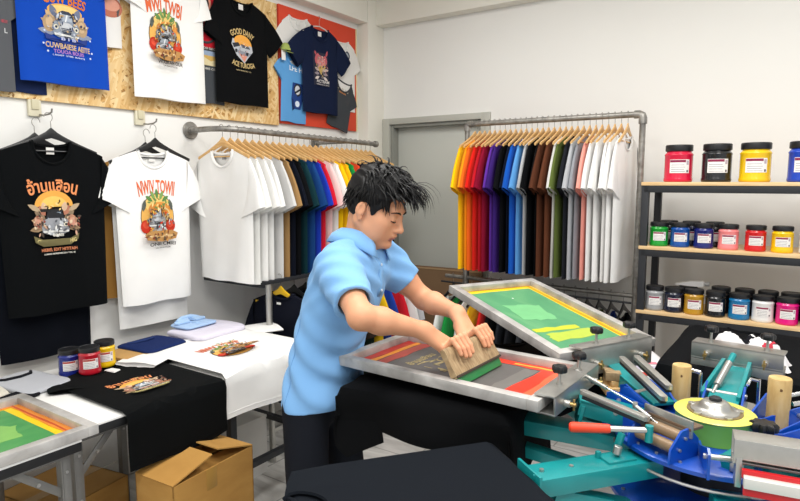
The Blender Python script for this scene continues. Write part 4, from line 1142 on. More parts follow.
tag(MB().loft([[(.50, 1.325, .7582), (.56, 1.335, .7582), (.545, 1.37, .7582), (.50, 1.36, .7582)], [(.502, 1.328, .7625), (.557, 1.337, .763), (.543, 1.368, .762), (.503, 1.358, .7625)]], PAPER).build('paper_tag', None), 'small crumpled white paper tag beside the yellow jar on the black T-shirt', 'tag')

# cartons on the floor
def carton(label, c, sx, sy, sz, rotz, flaps=True, seed=0):
    t = thing('cardboard_box', label, 'box', c, rotz)
    th = .005; m = MB()
    m.box((0, 0, th / 2), (sx, sy, th), CARD)
    m.box((-sx / 2 + th / 2, 0, sz / 2), (th, sy, sz), CARD); m.box((sx / 2 - th / 2, 0, sz / 2), (th, sy, sz), CARD)
    m.box((0, -sy / 2 + th / 2, sz / 2), (sx, th, sz), CARD); m.box((0, sy / 2 - th / 2, sz / 2), (sx, th, sz), CARD)
    m.build('box_body', t)
    if flaps:
        for sgn, ang in ((-1, 14), (1, 17)):
            h = .48 * sy; a = R(ang)
            mid = (0, sgn * (sy / 2 - h / 2 * math.cos(a)), sz + h / 2 * math.sin(a) + .003)
            MB().box(mid, (sx, h, th), CARD, rot=(-sgn * a, 0, 0)).build('flap', t)
        for sgn in (-1, 1):
            h = .45 * sx
            MB().box((sgn * (sx / 2 - h / 2), 0, sz - .018), (h, sy - .02, th), CARD, rot=(0, sgn * R(8), 0)).build('flap', t)
        MB().box((sx / 2 + .0006, -.02, sz - .04), (.0012, .05, .08), mat('brown_tape', 'ad8440', .4), bev=.0003).build('tape', t)
    else:
        MB().box((0, 0, sz - th / 2), (sx - .002, sy - .002, th), CARD).build('lid', t)
        MB().box((0, 0, sz + .0006), (.05, sy - .01, .0012), mat('brown_tape', 'ad8440', .4)).build('tape', t)
    return t
carton('open cardboard box with raised flaps under the black T-shirt on the table', (1.04, 1.365, 0), .20, .385, .50, R(4))
carton('closed cardboard box on the floor behind the folding table leg', (.36, 1.20, 0), .36, .34, .27, R(10), False)
carton('closed cardboard box beneath the framed screen table', (.40, .66, 0), .36, .40, .24, R(-6), False)
t = thing('wooden_batten', 'narrow wooden batten standing against the wall under the left table', 'batten', (.06, .62, 0))
MB().box((0, 0, .36), (.025, .05, .72), OLDW, bev=.002).build('batten', t)

# ---------------- rotary screen printing press ----------------
HX, HY = 2.725, 1.79
press = thing('screen_printing_press', 'blue and teal rotary screen printing press with a yellow hub and radial arms', 'printing press', (HX, HY, 0))
def dv(deg, r=1.0, z=0.0): return Vector((HX + r * math.cos(R(deg)), HY + r * math.sin(R(deg)), z))
def pb_(mb, name, parent=press): return mb.build(name, parent, world=True)
C0 = (HX, HY, 0)
m = MB().lathe([(.30, 0), (.30, .02), (.29, .03), (.12, .05), (.10, .09), (.09, .2), (.09, .70)], BLUE, C0, 40)
for a in range(6): m.bar(dv(a * 60 + 20, .1, .05), dv(a * 60 + 20, .48, .03), .06, .05, BLUE, .004)
pb_(m, 'pedestal')
pb_(MB().lathe([(.08, .69), (.262, .69), (.27, .695), (.27, .706), (.264, .711), (.08, .711)], BLUE, C0, 64), 'lower_disc')
pb_(MB().lathe([(.075, .70), (.075, .84)], BLACKM, C0, 32), 'spindle')
ud = pb_(MB().lathe([(.07, .843), (.25, .843), (.258, .846), (.258, .856), (.254, .859), (.07, .859)], BLUE, C0, 64), 'upper_disc')
pb_(MB().tube([(HX + .255 * math.cos(a), HY + .255 * math.sin(a), .815) for a in [2 * PI * k / 48 for k in range(49)]], .004, STEEL, 6), 'ring_rod')
m = MB()
for k in range(24):
    p = dv(k * 15 + 4, .238, .859); m.cyl(p, p + Vector((0, 0, .004)), .004, STEEL, 8)
for k in range(12):
    p = dv(k * 30 + 9, .25, .711); m.cyl(p, p + Vector((0, 0, .004)), .005, STEEL, 8)
pb_(m, 'bolt')
hub = pb_(MB().lathe([(.085, .858), (.098, .860), (.098, .918), (.1005, .921)], mat('lime_enamel', '79b94a', .4, 0, .12, 10, coat=.2), C0, 56, True, False).lathe([(.1005, .9212), (.102, .9235), (.099, .926), (.05, .926)], mat('yellow_enamel', 'dcd562', .4, 0, .1, 12, coat=.2), C0, 56), 'hub_drum')
pb_(MB().lathe([(.062, .926), (.060, .931), (.046, .934), (.040, .940), (.038, .946), (.030, .954), (.022, .956), (.012, .956)], STEEL, C0, 40), 'hub_bearing', hub)
pb_(MB().lathe([(.070, .9262), (.069, .9285), (.046, .9285)], mat('bronze_ring', '8d7a52', .4, .5, .15, 30), C0, 48), 'hub_ring', hub)
pb_(MB().lathe([(.016, .956), (.016, .964), (.012, .966), (.001, .966)], BLACKM, C0, 6), 'centre_nut', hub)
m = MB()
for k in range(5):
    p = dv(k * 72 + 20, .062, .926); m.cyl(p, p + Vector((0, 0, .007)), .011, STEEL, 6, bev=.001)
pb_(m, 'hub_nut', hub)

def trap(mb, deg, off, r0, r1, z0, h0, h1, th, mm):
    d = Vector((math.cos(R(deg)), math.sin(R(deg)), 0)); s = Vector((-d.y, d.x, 0))
    o = Vector((HX, HY, 0)) + s * off
    mb.prism([(r0, z0), (r1, z0), (r1, z0 + h1), (r1 - .02, z0 + h1 + .008), (r0 + .03, z0 + h0), (r0, z0 + h0)], mm, o, d, (0, 0, 1), th)
# print-head sockets: pairs of blue plates
for a in (190, 150, 90, 285, 30, 330):
    m = MB()
    for off in (-.052, .052): trap(m, a, off, .125, .285, .857, .030, .062, .006, BLUE)
    d = Vector((math.cos(R(a)), math.sin(R(a)), 0)); s = Vector((-d.y, d.x, 0))
    m.cyl(dv(a, .25, .90) - s * .06, dv(a, .25, .90) + s * .06, .007, STEEL, 12)
    pb_(m, 'head_socket')
# wide triangular fins
for a, off in ((172, .0), (135, .02), (62, 0), (20, .03)):
    d = Vector((math.cos(R(a)), math.sin(R(a)), 0)); m = MB()
    m.prism([(.14, .857), (.275, .857), (.275, .90), (.25, .935), (.235, .935), (.14, .872)], BLUE, (HX, HY, 0), d, (0, 0, 1), .006)
    pb_(m, 'fin')

def clamp_knob(parent, p):
    m = MB(); x, y, z = p
    m.cyl((x, y, z), (x, y, z + .038), .0045, STEEL, 10).cyl((x, y, z), (x, y, z + .006), .009, STEEL, 12)
    k = pb_(m, 'knob_stem', parent)
    rings = []
    for r, zz in ((.010, .034), (.018, .036), (.0205, .040), (.0205, .051), (.018, .055), (.010, .057)):
        rings.append([(x + r * (1 + .10 * math.cos(6 * a)) * math.cos(a), y + r * (1 + .10 * math.cos(6 * a)) * math.sin(a), z + zz) for a in [2 * PI * j / 36 for j in range(36)]])
    pb_(MB().loft(rings, BLACKP), 'knob', parent)

def print_head(deg, c, along, L, z0, z1, w=.085, kn=(-.09, .09), arm_r=.17, armz=(.885, .925), armw=.085):
    """clamp box centred at c (x,y); along = unit vector of its long axis"""
    al = Vector((along[0], along[1], 0)).normalized(); nr = Vector((-al.y, al.x, 0))
    if nr.dot(Vector((c[0] - HX, c[1] - HY, 0))) < 0: nr = -nr
    cv = Vector((c[0], c[1], 0)); up = Vector((0, 0, 1))
    rot = Matrix(((al.x, nr.x, 0, 0), (al.y, nr.y, 0, 0), (0, 0, 1, 0), (0, 0, 0, 1)))
    if al.cross(nr).z < 0: rot = Matrix(((-al.x, nr.x, 0, 0), (-al.y, nr.y, 0, 0), (0, 0, 1, 0), (0, 0, 0, 1)))
    m = MB()
    m.box(cv + up * (z1 - .003), (L, w, .006), STEEL, rot, .0015)
    m.box(cv - nr * (w / 2 - .003) + up * ((z0 + z1) / 2), (L, .006, z1 - z0), STEEL, rot, .0015)
    m.box(cv + up * (z0 - .003) - nr * w * .05, (L, w * .9, .006), STEEL, rot, .0015)
    cl = pb_(m, 'clamp')
    for k in kn:
        p = cv + al * k + up * z1; clamp_knob(cl, p)
    m = MB()
    for k in (-.32, .32):
        p = cv + al * L * k - nr * w / 2 + up * ((z0 + z1) / 2 - .01)
        m.cyl(p, p - nr * .018, .010, STEEL, 12, bev=.001).cyl(p - nr * .018, p - nr * .034, .006, mat('brass', 'b79a62', .35, .8), 10)
        m.box(p - nr * .028, (.006, .006, .032), mat('brass', 'b79a62', .35, .8), rot, .002)
    pb_(m, 'wing_bolt', cl)
    a = cv - nr * w / 2 + up * armz[1]; b = dv(deg, arm_r, armz[0])
    m = MB(); m.bar(a, b, armw, .012, TEAL, .003)
    dd = (b - a).normalized(); sd = dd.cross(up).normalized()
    for s_ in (-1, 1):
        m.bar(a + sd * s_ * (armw / 2 - .003) - up * .018, b + sd * s_ * (armw / 2 - .003) - up * .018, .006, .045, TEAL, .002)
    m.bar(a - up * .045, a + dd * .01 - up * .045, armw + .01, .07, TEAL, .002)
    ar = pb_(m, 'print_arm')
    return cl, ar, al, nr, cv

SCR_Z = .93
cl1 = print_head(190, (2.350, 1.694), (.03, 1), .36, .926, .976, .062, kn=(-.075, .085))
cl2 = print_head(146, (2.368, 2.088), (.455, .89), .34, .912, 1.002, .062, kn=(-.075, .085))
cl3 = print_head(90, (2.735, 2.285), (1, -.10), .275, .945, .995, .075, kn=(-.085, .085))
cl4 = print_head(288, (2.945, 1.545), (1, .16), .31, .92, .975, .06, kn=(), armz=(.885, .93))
m = MB(); al, nr, cv = cl3[2], cl3[3], cl3[4]
rot3 = Matrix(((al.x, nr.x, 0, 0), (al.y, nr.y, 0, 0), (0, 0, 1, 0), (0, 0, 0, 1)))
m.box(cv + Vector((0, 0, .913)) - nr * .005, (.275, .06, .05), STEEL, rot3, .002)
pb_(m, 'lower_clamp_bar', cl3[0])
cv4 = cl4[4]
al, nr, cv = cl4[2], cl4[3], cl4[4]
rot4 = Matrix(((al.x, nr.x, 0, 0), (al.y, nr.y, 0, 0), (0, 0, 1, 0), (0, 0, 0, 1)))
RED = mat('red_enamel', 'c8161e', .4, 0, .1, 20, coat=.2)
m = MB(); m.box(cv + nr * .045 + Vector((.012, 0, .905)), (.30, .012, .02), RED, rot4, .002).box(cv + nr * .058 + Vector((.015, 0, .873)), (.30, .012, .022), RED, rot4, .002)
pb_(m, 'red_strip', cl4[0])
pb_(MB().box(cv + nr * .032 + Vector((.0, 0, .953)), (.31, .008, .046), STEEL, rot4, .0015), 'front_plate', cl4[0])
pb_(MB().box(cv + nr * .060 + Vector((.015, 0, .893)), (.30, .022, .024), mat('pale_metal', 'd3d1cb', .5, .2), rot4, .002).box(cv + nr * .035 + Vector((-.145, 0, .90)), (.012, .05, .07), STEEL, rot4, .001), 'pale_bar', cl4[0])
# steel bars and gas springs beside the arms
def spring(a, b, r=.009, name='spring_bar', flat=False):
    m = MB(); a = Vector(a); b = Vector(b)
    if flat: m.bar(a, b, .022, .012, STEEL, .002).bar(a - Vector((0, 0, .012)), b - Vector((0, 0, .012)), .018, .010, BLACKM, .001)
    else:
        q = a + (b - a) * .55
        m.cyl(a, q, r, BLACKM if r > .01 else STEEL, 14, bev=.001).cyl(q, b, r * .5, CHROME, 10)
    m.cyl(a - Vector((0, 0, .006)), a + Vector((0, 0, .006)), r * 1.1, STEEL, 12).cyl(b - Vector((0, 0, .006)), b + Vector((0, 0, .006)), r * 1.1, STEEL, 12)
    pb_(m, name)
spring((2.415, 1.625, .965), (2.585, 1.605, .935), flat=True)
spring((2.345, 1.775, .975), (2.545, 1.665, .945), .006)
spring((2.44, 1.945, .985), (2.60, 1.76, .945), flat=True)
spring((2.475, 1.985, .985), (2.60, 1.835, .955), flat=True)
spring((2.55, 1.64, .95), (2.63, 1.60, .92), .006)
m = MB(); a = Vector((2.70, 2.06, .915)); b = Vector((2.73, 2.20, .985))
m.cyl(a, a + (b - a) * .72, .011, STEEL, 16, bev=.001).cyl(a + (b - a) * .72, b, .010, TEAL, 16, bev=.003).cyl(a - (b - a) * .25, a, .006, STEEL, 10)
pb_(m, 'locking_handle')
m = MB(); m.bar((2.70, 2.24, .935), (2.665, 2.0, .885), .012, .05, TEAL, .003).bar((2.775, 2.24, .935), (2.765, 2.0, .885), .012, .05, TEAL, .003).bar((2.74, 2.25, .93), (2.715, 2.03, .88), .085, .008, TEAL, .002)
pb_(m, 'arm_bracket', cl3[1])
m = MB(); m.cyl((2.66, 2.0, .857), (2.66, 2.0, .965), .0055, CHROME, 10).cyl((2.66, 2.0, .965), (2.635, 2.0, .968), .0065, CHROME, 10).cyl((2.812, 2.06, .857), (2.812, 2.06, .955), .005, CHROME, 10).tube([(2.812, 2.06, .95), (2.79, 2.05, .955), (2.785, 2.03, .94)], .005, CHROME, 8).cyl((2.89, 2.03, .93), (2.98, 2.08, .955), .006, CHROME, 8).cyl((2.90, 2.05, .90), (2.99, 2.1, .92), .007, CHROME, 8)
pb_(m, 'stop_rod')
# roller bracket at the empty head
d = Vector((math.cos(R(242)), math.sin(R(242)), 0)); s = Vector((-d.y, d.x, 0))
rb = MB()
for sg in (-1, 1):
    o = Vector((HX, HY, 0)) + s * (.062 * sg)
    rb.prism([(.155, .858), (.262, .858), (.258, .895), (.22, .935), (.19, .938), (.155, .905)], BLUE, o, d, (0, 0, 1), .006)
rb = pb_(rb, 'roller_bracket')
BR = mat('brown_roller', '8a7258', .4, .15, .12, 20)
for r_, z in ((.208, .915), (.228, .889)):
    p = dv(242, r_, z); pb_(MB().cyl(p - s * .060, p + s * .060, .015, BR, 20, bev=.002).cyl(p - s * .07, p + s * .07, .004, STEEL, 10), 'roller', rb)
p = dv(242, .170, .935)
pb_(MB().bar(p - s * .07, p + s * .07, .05, .008, mat('brown_plate', '6e5a48', .45, .2, .1, 20), .002).bar(p - s * .072 + d * .02, p + s * .072 + d * .02, .006, .045, STEEL, .001), 'roller_cover', rb)
m = MB()
for k in (-.03, .0, .03):
    p = dv(232, .225, .859) + s * (-.07 + k); m.cyl(p, p + Vector((0, 0, .014)), .007, CHROME, 12, bev=.002)
pb_(m, 'bolt_head', rb)
# red-handled lever
a = Vector((2.425, 1.478, .918)); b = Vector((2.605, 1.555, .925)); q = a + (b - a) * .52
m = MB().cyl(q, b, .0075, STEEL, 14).cyl(b - Vector((0, 0, .03)), b + Vector((0, 0, .012)), .010, TEAL, 12)
lv = pb_(m, 'lever')
tag(pb_(MB().tube([a, a + (b - a) * .02, a + (b - a) * .06, q - (b - a) * .03, q], [.008, .0125, .0135, .0115, .010], mat('orange_red_grip', 'e2401c', .45, 0, .1, 20), 16), 'lever_grip', lv), 'orange-red grip')
# star knob standing on the disc
m = MB(); kx, ky = 2.842, 1.76
m.cyl((kx, ky, .858), (kx, ky, .91), .009, STEEL, 12)
rings = []
for r, zz in ((.016, .905), (.028, .908), (.030, .914), (.030, .926), (.026, .931), (.012, .932)):
    rings.append([(kx + r * (1 + .16 * math.cos(8 * a)) * math.cos(a), ky + r * (1 + .16 * math.cos(8 * a)) * math.sin(a), zz) for a in [2 * PI * j / 48 for j in range(48)]])
m.loft(rings, BLACKP); pb_(m, 'star_knob')
pb_(MB().cyl((2.80, 1.60, .90), (2.835, 1.585, .898), .011, mat('orange_cap', 'c8763a', .5), 14, bev=.002).cyl((2.79, 1.625, .857), (2.79, 1.625, .905), .008, STEEL, 10).box((2.80, 1.585, .875), (.03, .03, .03), STEEL, None, .003), 'adjuster')

# pallet arms and pallets
def pallet_arm(deg, r1, ztop=.835, w=.085, h=.048, flange=False, brace=True):
    a = dv(deg, .20, ztop - h / 2); b = dv(deg, r1, ztop - h / 2)
    d = (b - a).normalized(); s_ = Vector((-d.y, d.x, 0)); up = Vector((0, 0, 1))
    m = MB()
    m.bar(a, b, w, h, TEAL, .005)
    ar = pb_(m, 'pallet_arm')
    if brace:
        pb_(MB().bar(dv(deg, .18, .665), dv(deg, r1 - .06, ztop - h - .012), .045, .035, TEAL, .003), 'arm_brace')
    if flange:
        pb_(MB().bar(b, b + d * .008, w + .024, h + .03, TEAL, .002).box(b + d * .004 + s_ * (w / 2 - .012) + up * .03, (.012, .012, .012), TEAL, None, .002), 'end_flange', ar)
        pb_(MB().bar(b + d * .008, b + d * .012, w * .8, h * .5, STEEL, .001).bar(b + d * .01, b + d * .045, w * .62, .022, OLDW, .002), 'wood_block', ar)
        c = dv(deg, .30, ztop)
        m = MB(); m.bar(c - d * .03, c + d * .055, .05, .012, TEAL, .003).bar(c + d * .05 - s_ * .02, c + d * .062 - s_ * .02, .012, .035, TEAL, .002).bar(c - s_ * .025, c - s_ * .025 + up * .055 - d * .02, .022, .008, TEAL, .002, up=d).cyl(c + up * .012 + d * .015, c + up * .034 + d * .01, .011, STEEL, 12, bev=.002)
        m.cyl(b - d * .03 + up * (h / 2), b - d * .03 + up * (h / 2 + .006), .006, STEEL, 8)
        pb_(m, 'latch', ar)
        pb_(MB().cyl(dv(deg, .45, ztop), dv(deg, .45, ztop + .003), .006, STEEL, 8), 'bolt', ar)
    return ar
PBOARD = mat('pallet_board', '5b4a3a', .7, 0, .1, 10)
def pallet(deg, rc, L, W, ztop):
    c = dv(deg, rc, ztop - .009); a = c - dv(deg, L / 2) + Vector((HX, HY, 0)); 
    d = Vector((math.cos(R(deg)), math.sin(R(deg)), 0))
    pb_(MB().bar(c - d * L / 2, c + d * L / 2, W, .018, PBOARD, .004), 'pallet')
pallet_arm(232, .565, flange=True); pallet(232, .865, .53, .36, .823)
pallet_arm(188, .95, ztop=.82); pallet(188, .80, .50, .38, .882)
pallet_arm(146, .9, ztop=.80); pallet(146, .78, .50, .36, .838)
pallet_arm(118, .8, ztop=.76); pallet(118, .86, .56, .30, .775)
pallet_arm(90, .8, ztop=.80); pallet(90, .80, .66, .42, .897)
pallet_arm(287, .50, ztop=.80)
pallet_arm(330, .5, ztop=.80); pallet_arm(30, .5, ztop=.80)

class PalletMap:
    def __init__(s, deg, rc, a, b, z, v0, seed=0, out=1, r=.02, flare=.12):
        s.__dict__.update(locals()); s.d = Vector((math.cos(R(deg)), math.sin(R(deg)), 0)); s.l = Vector((-s.d.y, s.d.x, 0)); s.c = Vector((HX, HY, 0)) + s.d * rc
    def bend(s, x, lim):
        sg = 1 if x >= 0 else -1; x = abs(x)
        if x <= lim: return sg * x, 0, 0.0, 1.0
        ov = x - lim; a = min(ov / s.r, PI / 2); dn = max(0, ov - s.r * PI / 2)
        return sg * (lim + s.r * math.sin(a) + s.flare * dn), s.r * (1 - math.cos(a)) + dn, sg * math.sin(a), math.cos(a)
    def __call__(s, u, v, w):
        # v measured from neck; positive radial direction is 'out'
        q = (v + s.v0) * s.out
        off = .010 - w
        x, dx, nx, cx = s.bend(u * s.out, s.b)
        y, dy, ny, cy = s.bend(q, s.a)
        dz = max(dx, dy) + .35 * min(dx, dy)
        wv = .016 * min(1, dx / .08) * math.sin(13 * q + s.seed) ; wy = .014 * min(1, dy / .08) * math.sin(14 * u + s.seed)
        P = s.c + s.l * (x + nx * (off + wv * .8) + (wv if dx > 0 else 0) * (1 if x > 0 else -1)) + s.d * (y + ny * off + (wy if dy > 0 else 0))
        P.z = s.z - dz + off * min(cx, cy)
        return P
def pallet_tee(label, hexc, tee, mp, art=None, sleeves=True):
    t = thing('t_shirt', label, 'T-shirt', tuple(mp.c + Vector((0, 0, mp.z))))
    m = cloth(hexc)
    mb = MB(); tee.body(mb, mp, m); mb.build('body', t, world=True)
    if sleeves:
        for sd in (-1, 1): mb = MB(); tee.sleeve(mb, mp, m, sd); mb.build('sleeve', t, world=True)
    mb = MB(); tee.collar(mb, mp, m, .006); mb.build('collar', t, world=True)
    if art: mb = MB(); art.build(mb, tee, mp, lift=.002); mb.build('print', t, world=True, smooth=0)
    return t
BLK = '08090c'
tt = Tee(W=.27, L=.66, t=.007, sl=.15, sang=40, sw=.17, fold=.0, seed=210, N=44, Mr=40, hemwave=.01, scoop=.085)
pallet_tee('plain black T-shirt stretched over the pallet nearest the camera, bottom centre', '11151b', tt, PalletMap(232, .865, .265, .18, .824, .285, seed=1), None)
tt = Tee(W=.315, L=.88, t=.008, sl=.14, sang=30, sw=.16, fold=.0, seed=211, N=50, Mr=44, hemwave=.02)
pr_ = Print().text('อ้านแสือน', .0, 0, .17, .05, 'd9743c')
pr_ = scale_print(pr_, 1, 1, 0, -.19, -.42)
pallet_tee('black T-shirt hanging from the pallet under the screen the man prints on', '07080a', tt, PalletMap(188, .80, .25, .19, .883, .36, seed=2.2, flare=.05), None)
tt = Tee(W=.27, L=.62, t=.007, sl=.14, sang=40, sw=.16, fold=.0, seed=212, N=40, Mr=36, hemwave=.012)
pallet_tee('black T-shirt on the pallet beneath the raised green screen', '0b0d10', tt, PalletMap(146, .78, .25, .18, .839, .28, seed=3))
tt = Tee(W=.30, L=.78, t=.008, sl=.14, sang=40, sw=.16, fold=.0, seed=213, N=40, Mr=36, hemwave=.012)
pallet_tee('black T-shirt on the far pallet in front of the ink shelf', '0a0c0f', tt, PalletMap(90, .80, .33, .21, .898, .36, seed=4))
tt = Tee(W=.19, L=.56, t=.006, sl=.10, sang=40, sw=.14, fold=.0, seed=214, N=30, Mr=26)
pa = Print().poly([(-.12, -.16), (.12, -.14), (.13, -.2), (-.11, -.22)], 'd8485a').poly([(-.12, -.25), (.12, -.23), (.12, -.26), (-.12, -.28)], 'e48a9a').poly([(-.1, -.31), (.11, -.3), (.1, -.36), (-.1, -.36)], 'c9c4d6').poly([(-.12, -.4), (.12, -.39), (.12, -.43), (-.1, -.44)], 'd04a3a')
pallet_tee('white T-shirt with pink and red stripes on the pallet beside the far black one', 'e6e3e4', tt, PalletMap(118, .86, .28, .15, .776, .28, seed=5), pa)

# clamped screens
GM2 = ramp_mat('green_stencil_raised', [(0.3, '478a60'), (0.55, '529466'), (0.8, '70a874')], 4, .5, (1, 2.0, 1), 'noise', .02, 6, 1.0)
YEM = mat('yellow_emulsion', 'e8c014', .5, 0, .06, 20)
def screen_at(label, c, e1, e2, L, W):
    e1 = Vector(e1).normalized(); e2 = Vector(e2); e2 = (e2 - e1 * e2.dot(e1)).normalized(); e3 = e1.cross(e2)
    Mx = Matrix(((e1.x, e2.x, e3.x), (e1.y, e2.y, e3.y), (e1.z, e2.z, e3.z)))
    t = thing('printing_screen', label, 'screen', c, rot=Mx.to_euler())
    frame_parts(t, L, W, .034, .032)
    return t
def warp(L): return L
# screen 1: local +x towards the hub
t = screen_at('aluminium framed screen with a grey mesh that the man pulls his squeegee across', (1.985, 1.698, .934), (1, -.035, 0), (.035, 1, 0), .72, .405)
ms = patch(t, 'mesh', [(-.327, -.17), (.327, -.17), (.327, .17), (-.327, .17)], mat('grey_mesh', '595654', .55, 0, .1, 14), .006)
I = lambda n, h: mat('wet_ink_' + n, h, .35, 0, .14, 40)
patch(ms, 'ink_smear', wavy([(-.325, -.165), (-.29, -.165), (-.285, .168), (-.325, .168)], .004, 11), I('red', 'b52018'), .0068)
patch(ms, 'ink_smear', wavy([(-.29, -.165), (-.268, -.165), (-.262, .165), (-.285, .165)], .004, 12), I('orange', 'e08a22'), .0069)
patch(ms, 'ink_smear', wavy([(-.266, -.165), (-.225, -.165), (-.215, .165), (-.26, .165)], .005, 13), I('dull_red', 'a8443a'), .0070)
patch(ms, 'ink_smear', wavy([(.06, .125), (.325, .12), (.325, .168), (.05, .168)], .005, 14), I('scarlet', 'd8341c'), .0071)
patch(ms, 'ink_smear', wavy([(.215, -.165), (.28, -.165), (.28, .16), (.235, .16)], .005, 15), I('scarlet', 'd8341c'), .0072)
patch(ms, 'ink_smear', wavy([(.275, -.165), (.325, -.165), (.325, .16), (.275, .16)], .004, 16), I('coral', 'e0623e'), .0073)
patch(ms, 'ink_smear', wavy([(.25, -.168), (.326, -.168), (.326, -.08)], .003, 17), I('yellow', 'e6b422'), .0074)
patch(ms, 'ink_smear', wavy([(.165, -.165), (.212, -.165), (.228, .11), (.18, .11)], .006, 18), mat('clear_mesh', '6a6763', .5, 0, .1, 20), .0070)
patch(ms, 'ink_smear', wavy([(.13, .135), (.30, .14), (.30, .15), (.13, .15)], .003, 19), I('amber', 'e0a03a'), .0076)
OL = mat('open_stencil', 'a9986c', .5, 0, .1, 40)
mb = MB(); rr = random.Random(6)
for k in range(26):
    x = rr.uniform(-.13, .02); y = rr.uniform(-.10, .09); L_ = rr.uniform(.015, .05); w_ = rr.uniform(.0015, .004); a = rr.choice((0, 0, 90, 80, 15))
    ca, sa = math.cos(R(a)), math.sin(R(a))
    mb.prism([(-L_ / 2, -w_), (L_ / 2, -w_), (L_ / 2, w_), (-L_ / 2, w_)], OL, (x, y, .0071), (ca, sa, 0), (-sa, ca, 0), .0005)
mb.prism([(.008 * math.cos(2 * PI * j / 16), .008 * math.sin(2 * PI * j / 16)) for j in range(16)], OL, (-.03, -.06, .0073), (1, 0, 0), (0, 1, 0), .0005)
tx, tf = text_polys('อ้านแสือน')
mb.add([(-.155 - y * .035, x * .15, .0075) for x, y in tx], tf, OL)
mb.build('stencil_art', ms, smooth=0)
# screen 2: raised outer end
n0 = Vector((2.372, 2.082, .968)); f0 = Vector((1.812, 2.40, 1.075)); e1 = (n0 - f0).normalized()
e2v = Vector((.494, .869, .0)); e3 = e1.cross(e2v).normalized()
cc = (n0 + f0) / 2 - e3 * .018 - e1 * .045
t = screen_at('aluminium framed screen with a green mesh tilted up behind the squeegee', cc, e1, e2v, .72, .45)
ms = patch(t, 'mesh', [(-.336, -.192), (.336, -.192), (.336, .192), (-.336, .192)], YEM, .006)
patch(ms, 'stencil', wavy([(-.295, -.18), (.29, -.18), (.28, .155), (-.295, .16)], .003, 21), GM2, .0068)
patch(ms, 'ink_smear', wavy([(.11, -.14), (.14, -.14), (.15, .06), (.12, .06)], .006, 22), mat('lime_ink', 'b9bf2e', .45, 0, .12, 30), .0076)
patch(ms, 'ink_smear', wavy([(.165, -.12), (.235, -.12), (.225, .10), (.16, .09)], .008, 23), mat('lime_ink_pale', 'a9bb40', .45, 0, .12, 30), .0076)
patch(ms, 'ink_smear', wavy([(-.14, -.10), (.02, -.11), (.05, .03), (-.1, .06)], .010, 24), mat('mint_ink', '6fb37a', .5, 0, .12, 20), .0076)
patch(ms, 'ink_smear', wavy([(-.335, .17), (.335, .165), (.335, .176), (-.335, .182)], .002, 25), mat('ochre_ink', 'c98a1c', .5), .0076)
patch(ms, 'ink_smear', wavy([(-.335, -.185), (-.326, -.185), (-.324, .185), (-.335, .185)], .002, 26), mat('ochre_ink', 'c98a1c', .5), .0077)
patch(ms, 'ink_spot', [(.004 * math.cos(2 * PI * j / 12) - .20, .004 * math.sin(2 * PI * j / 12)) for j in range(12)], PAPER, .0078)

# squeegee on screen 1
sq = thing('squeegee', 'worn wooden squeegee with a green blade under the man\'s hands', 'squeegee', (2.085, 1.655, .9425), rot=(0, R(-30), R(-2)))
prof = [(-.013, .026), (-.014, .040), (-.0105, .062), (-.0095, .080), (-.012, .100), (-.011, .115), (-.006, .121), (.006, .121), (.011, .115), (.012, .100), (.0095, .080), (.0105, .062), (.014, .040), (.013, .026)]
mb = MB(); rings = []
for k in range(13):
    q = k / 12; y = -.14 + .28 * q; e = min(q, 1 - q)
    sc = 1 if e > .09 else .80 + .2 * math.sqrt(max(0, 1 - (1 - e / .09) ** 2))
    rings.append([(x * sc, y, .026 + (z - .026) * (.93 + .07 * sc)) for x, z in prof])
mb.loft(rings, OLDW); hd = mb.build('handle', sq, smooth=50)
mb = MB()
mb.box((.0, 0, .030), (.0295, .28, .008), mat('blade_clamp', '3a2f24', .6), bev=.002)
mb.build('blade_seam', hd)
tag(MB().box((0, 0, .0165), (.010, .276, .033), mat('green_blade', '177a3c', .35, 0, .14, 20, coat=.2), bev=.002).build('blade', sq), 'green blade smeared with ink')

# things on the press
for lb, x, y, r_, z1 in (('turned wooden post on the press left of the yellow hub', 2.611, 1.972, .0275, .988), ('turned wooden post on the press right of the yellow hub', 2.867, 1.955, .0295, 1.0)):
    t = thing('wooden_post', lb, 'wooden post', (x, y, .859), 0, 'wooden posts on the press')
    MB().lathe([(r_ * .98, 0), (r_, .003), (r_ * .985, (z1 - .859) * .5), (r_, z1 - .859 - .004), (r_ * .95, z1 - .859), (r_ * .5, z1 - .859 + .0004)], LOGW, n=36).build('post', t)
    MB().cyl((r_ * .55 - .012, -r_ * .80, z1 - .859 - .028), (r_ * .55 - .012, -r_ * .99, z1 - .859 - .028), .0042, mat('knot_wood', '6a4a28', .7), 10).build('knot', t)
cw = MB(); rr = random.Random(9); NX, NY = 40, 16
CLW = cloth('e9e6e6'); CLB = cloth('1a1a1f')
g = []
for i in range(NX + 1):
    row = []
    for j in range(NY + 1):
        u = i / NX; v = j / NY
        x = 2.63 + .25 * u + .01 * math.sin(9 * v); y = 2.335 + .13 * v - .025 * u
        e = min(1, 6 * min(u, 1 - u)) * min(1, 4 * min(v, 1 - v))
        z = .918 + e * (.080 + .022 * noise.noise(Vector((u * 7, v * 3, .4))) + .016 * noise.noise(Vector((u * 16, v * 7, 2.4))))
        row.append((x, y, z))
    g.append(row)
cw.grid(g, CLW)
for i, f in enumerate(cw.f):
    a = cw.v[f[0]]
    if noise.noise(Vector((a.x * 26, a.y * 34, 1.7))) > .23: cw.fm[i] = cw.mi(CLB)
    elif noise.noise(Vector((a.x * 20, a.y * 30, 5.7))) > .42: cw.fm[i] = cw.mi(cloth('c4404e'))
tag(cw.build('printed_cloth', None), 'crumpled white cloth with black print lying behind the far steel clamp', 'cloth')
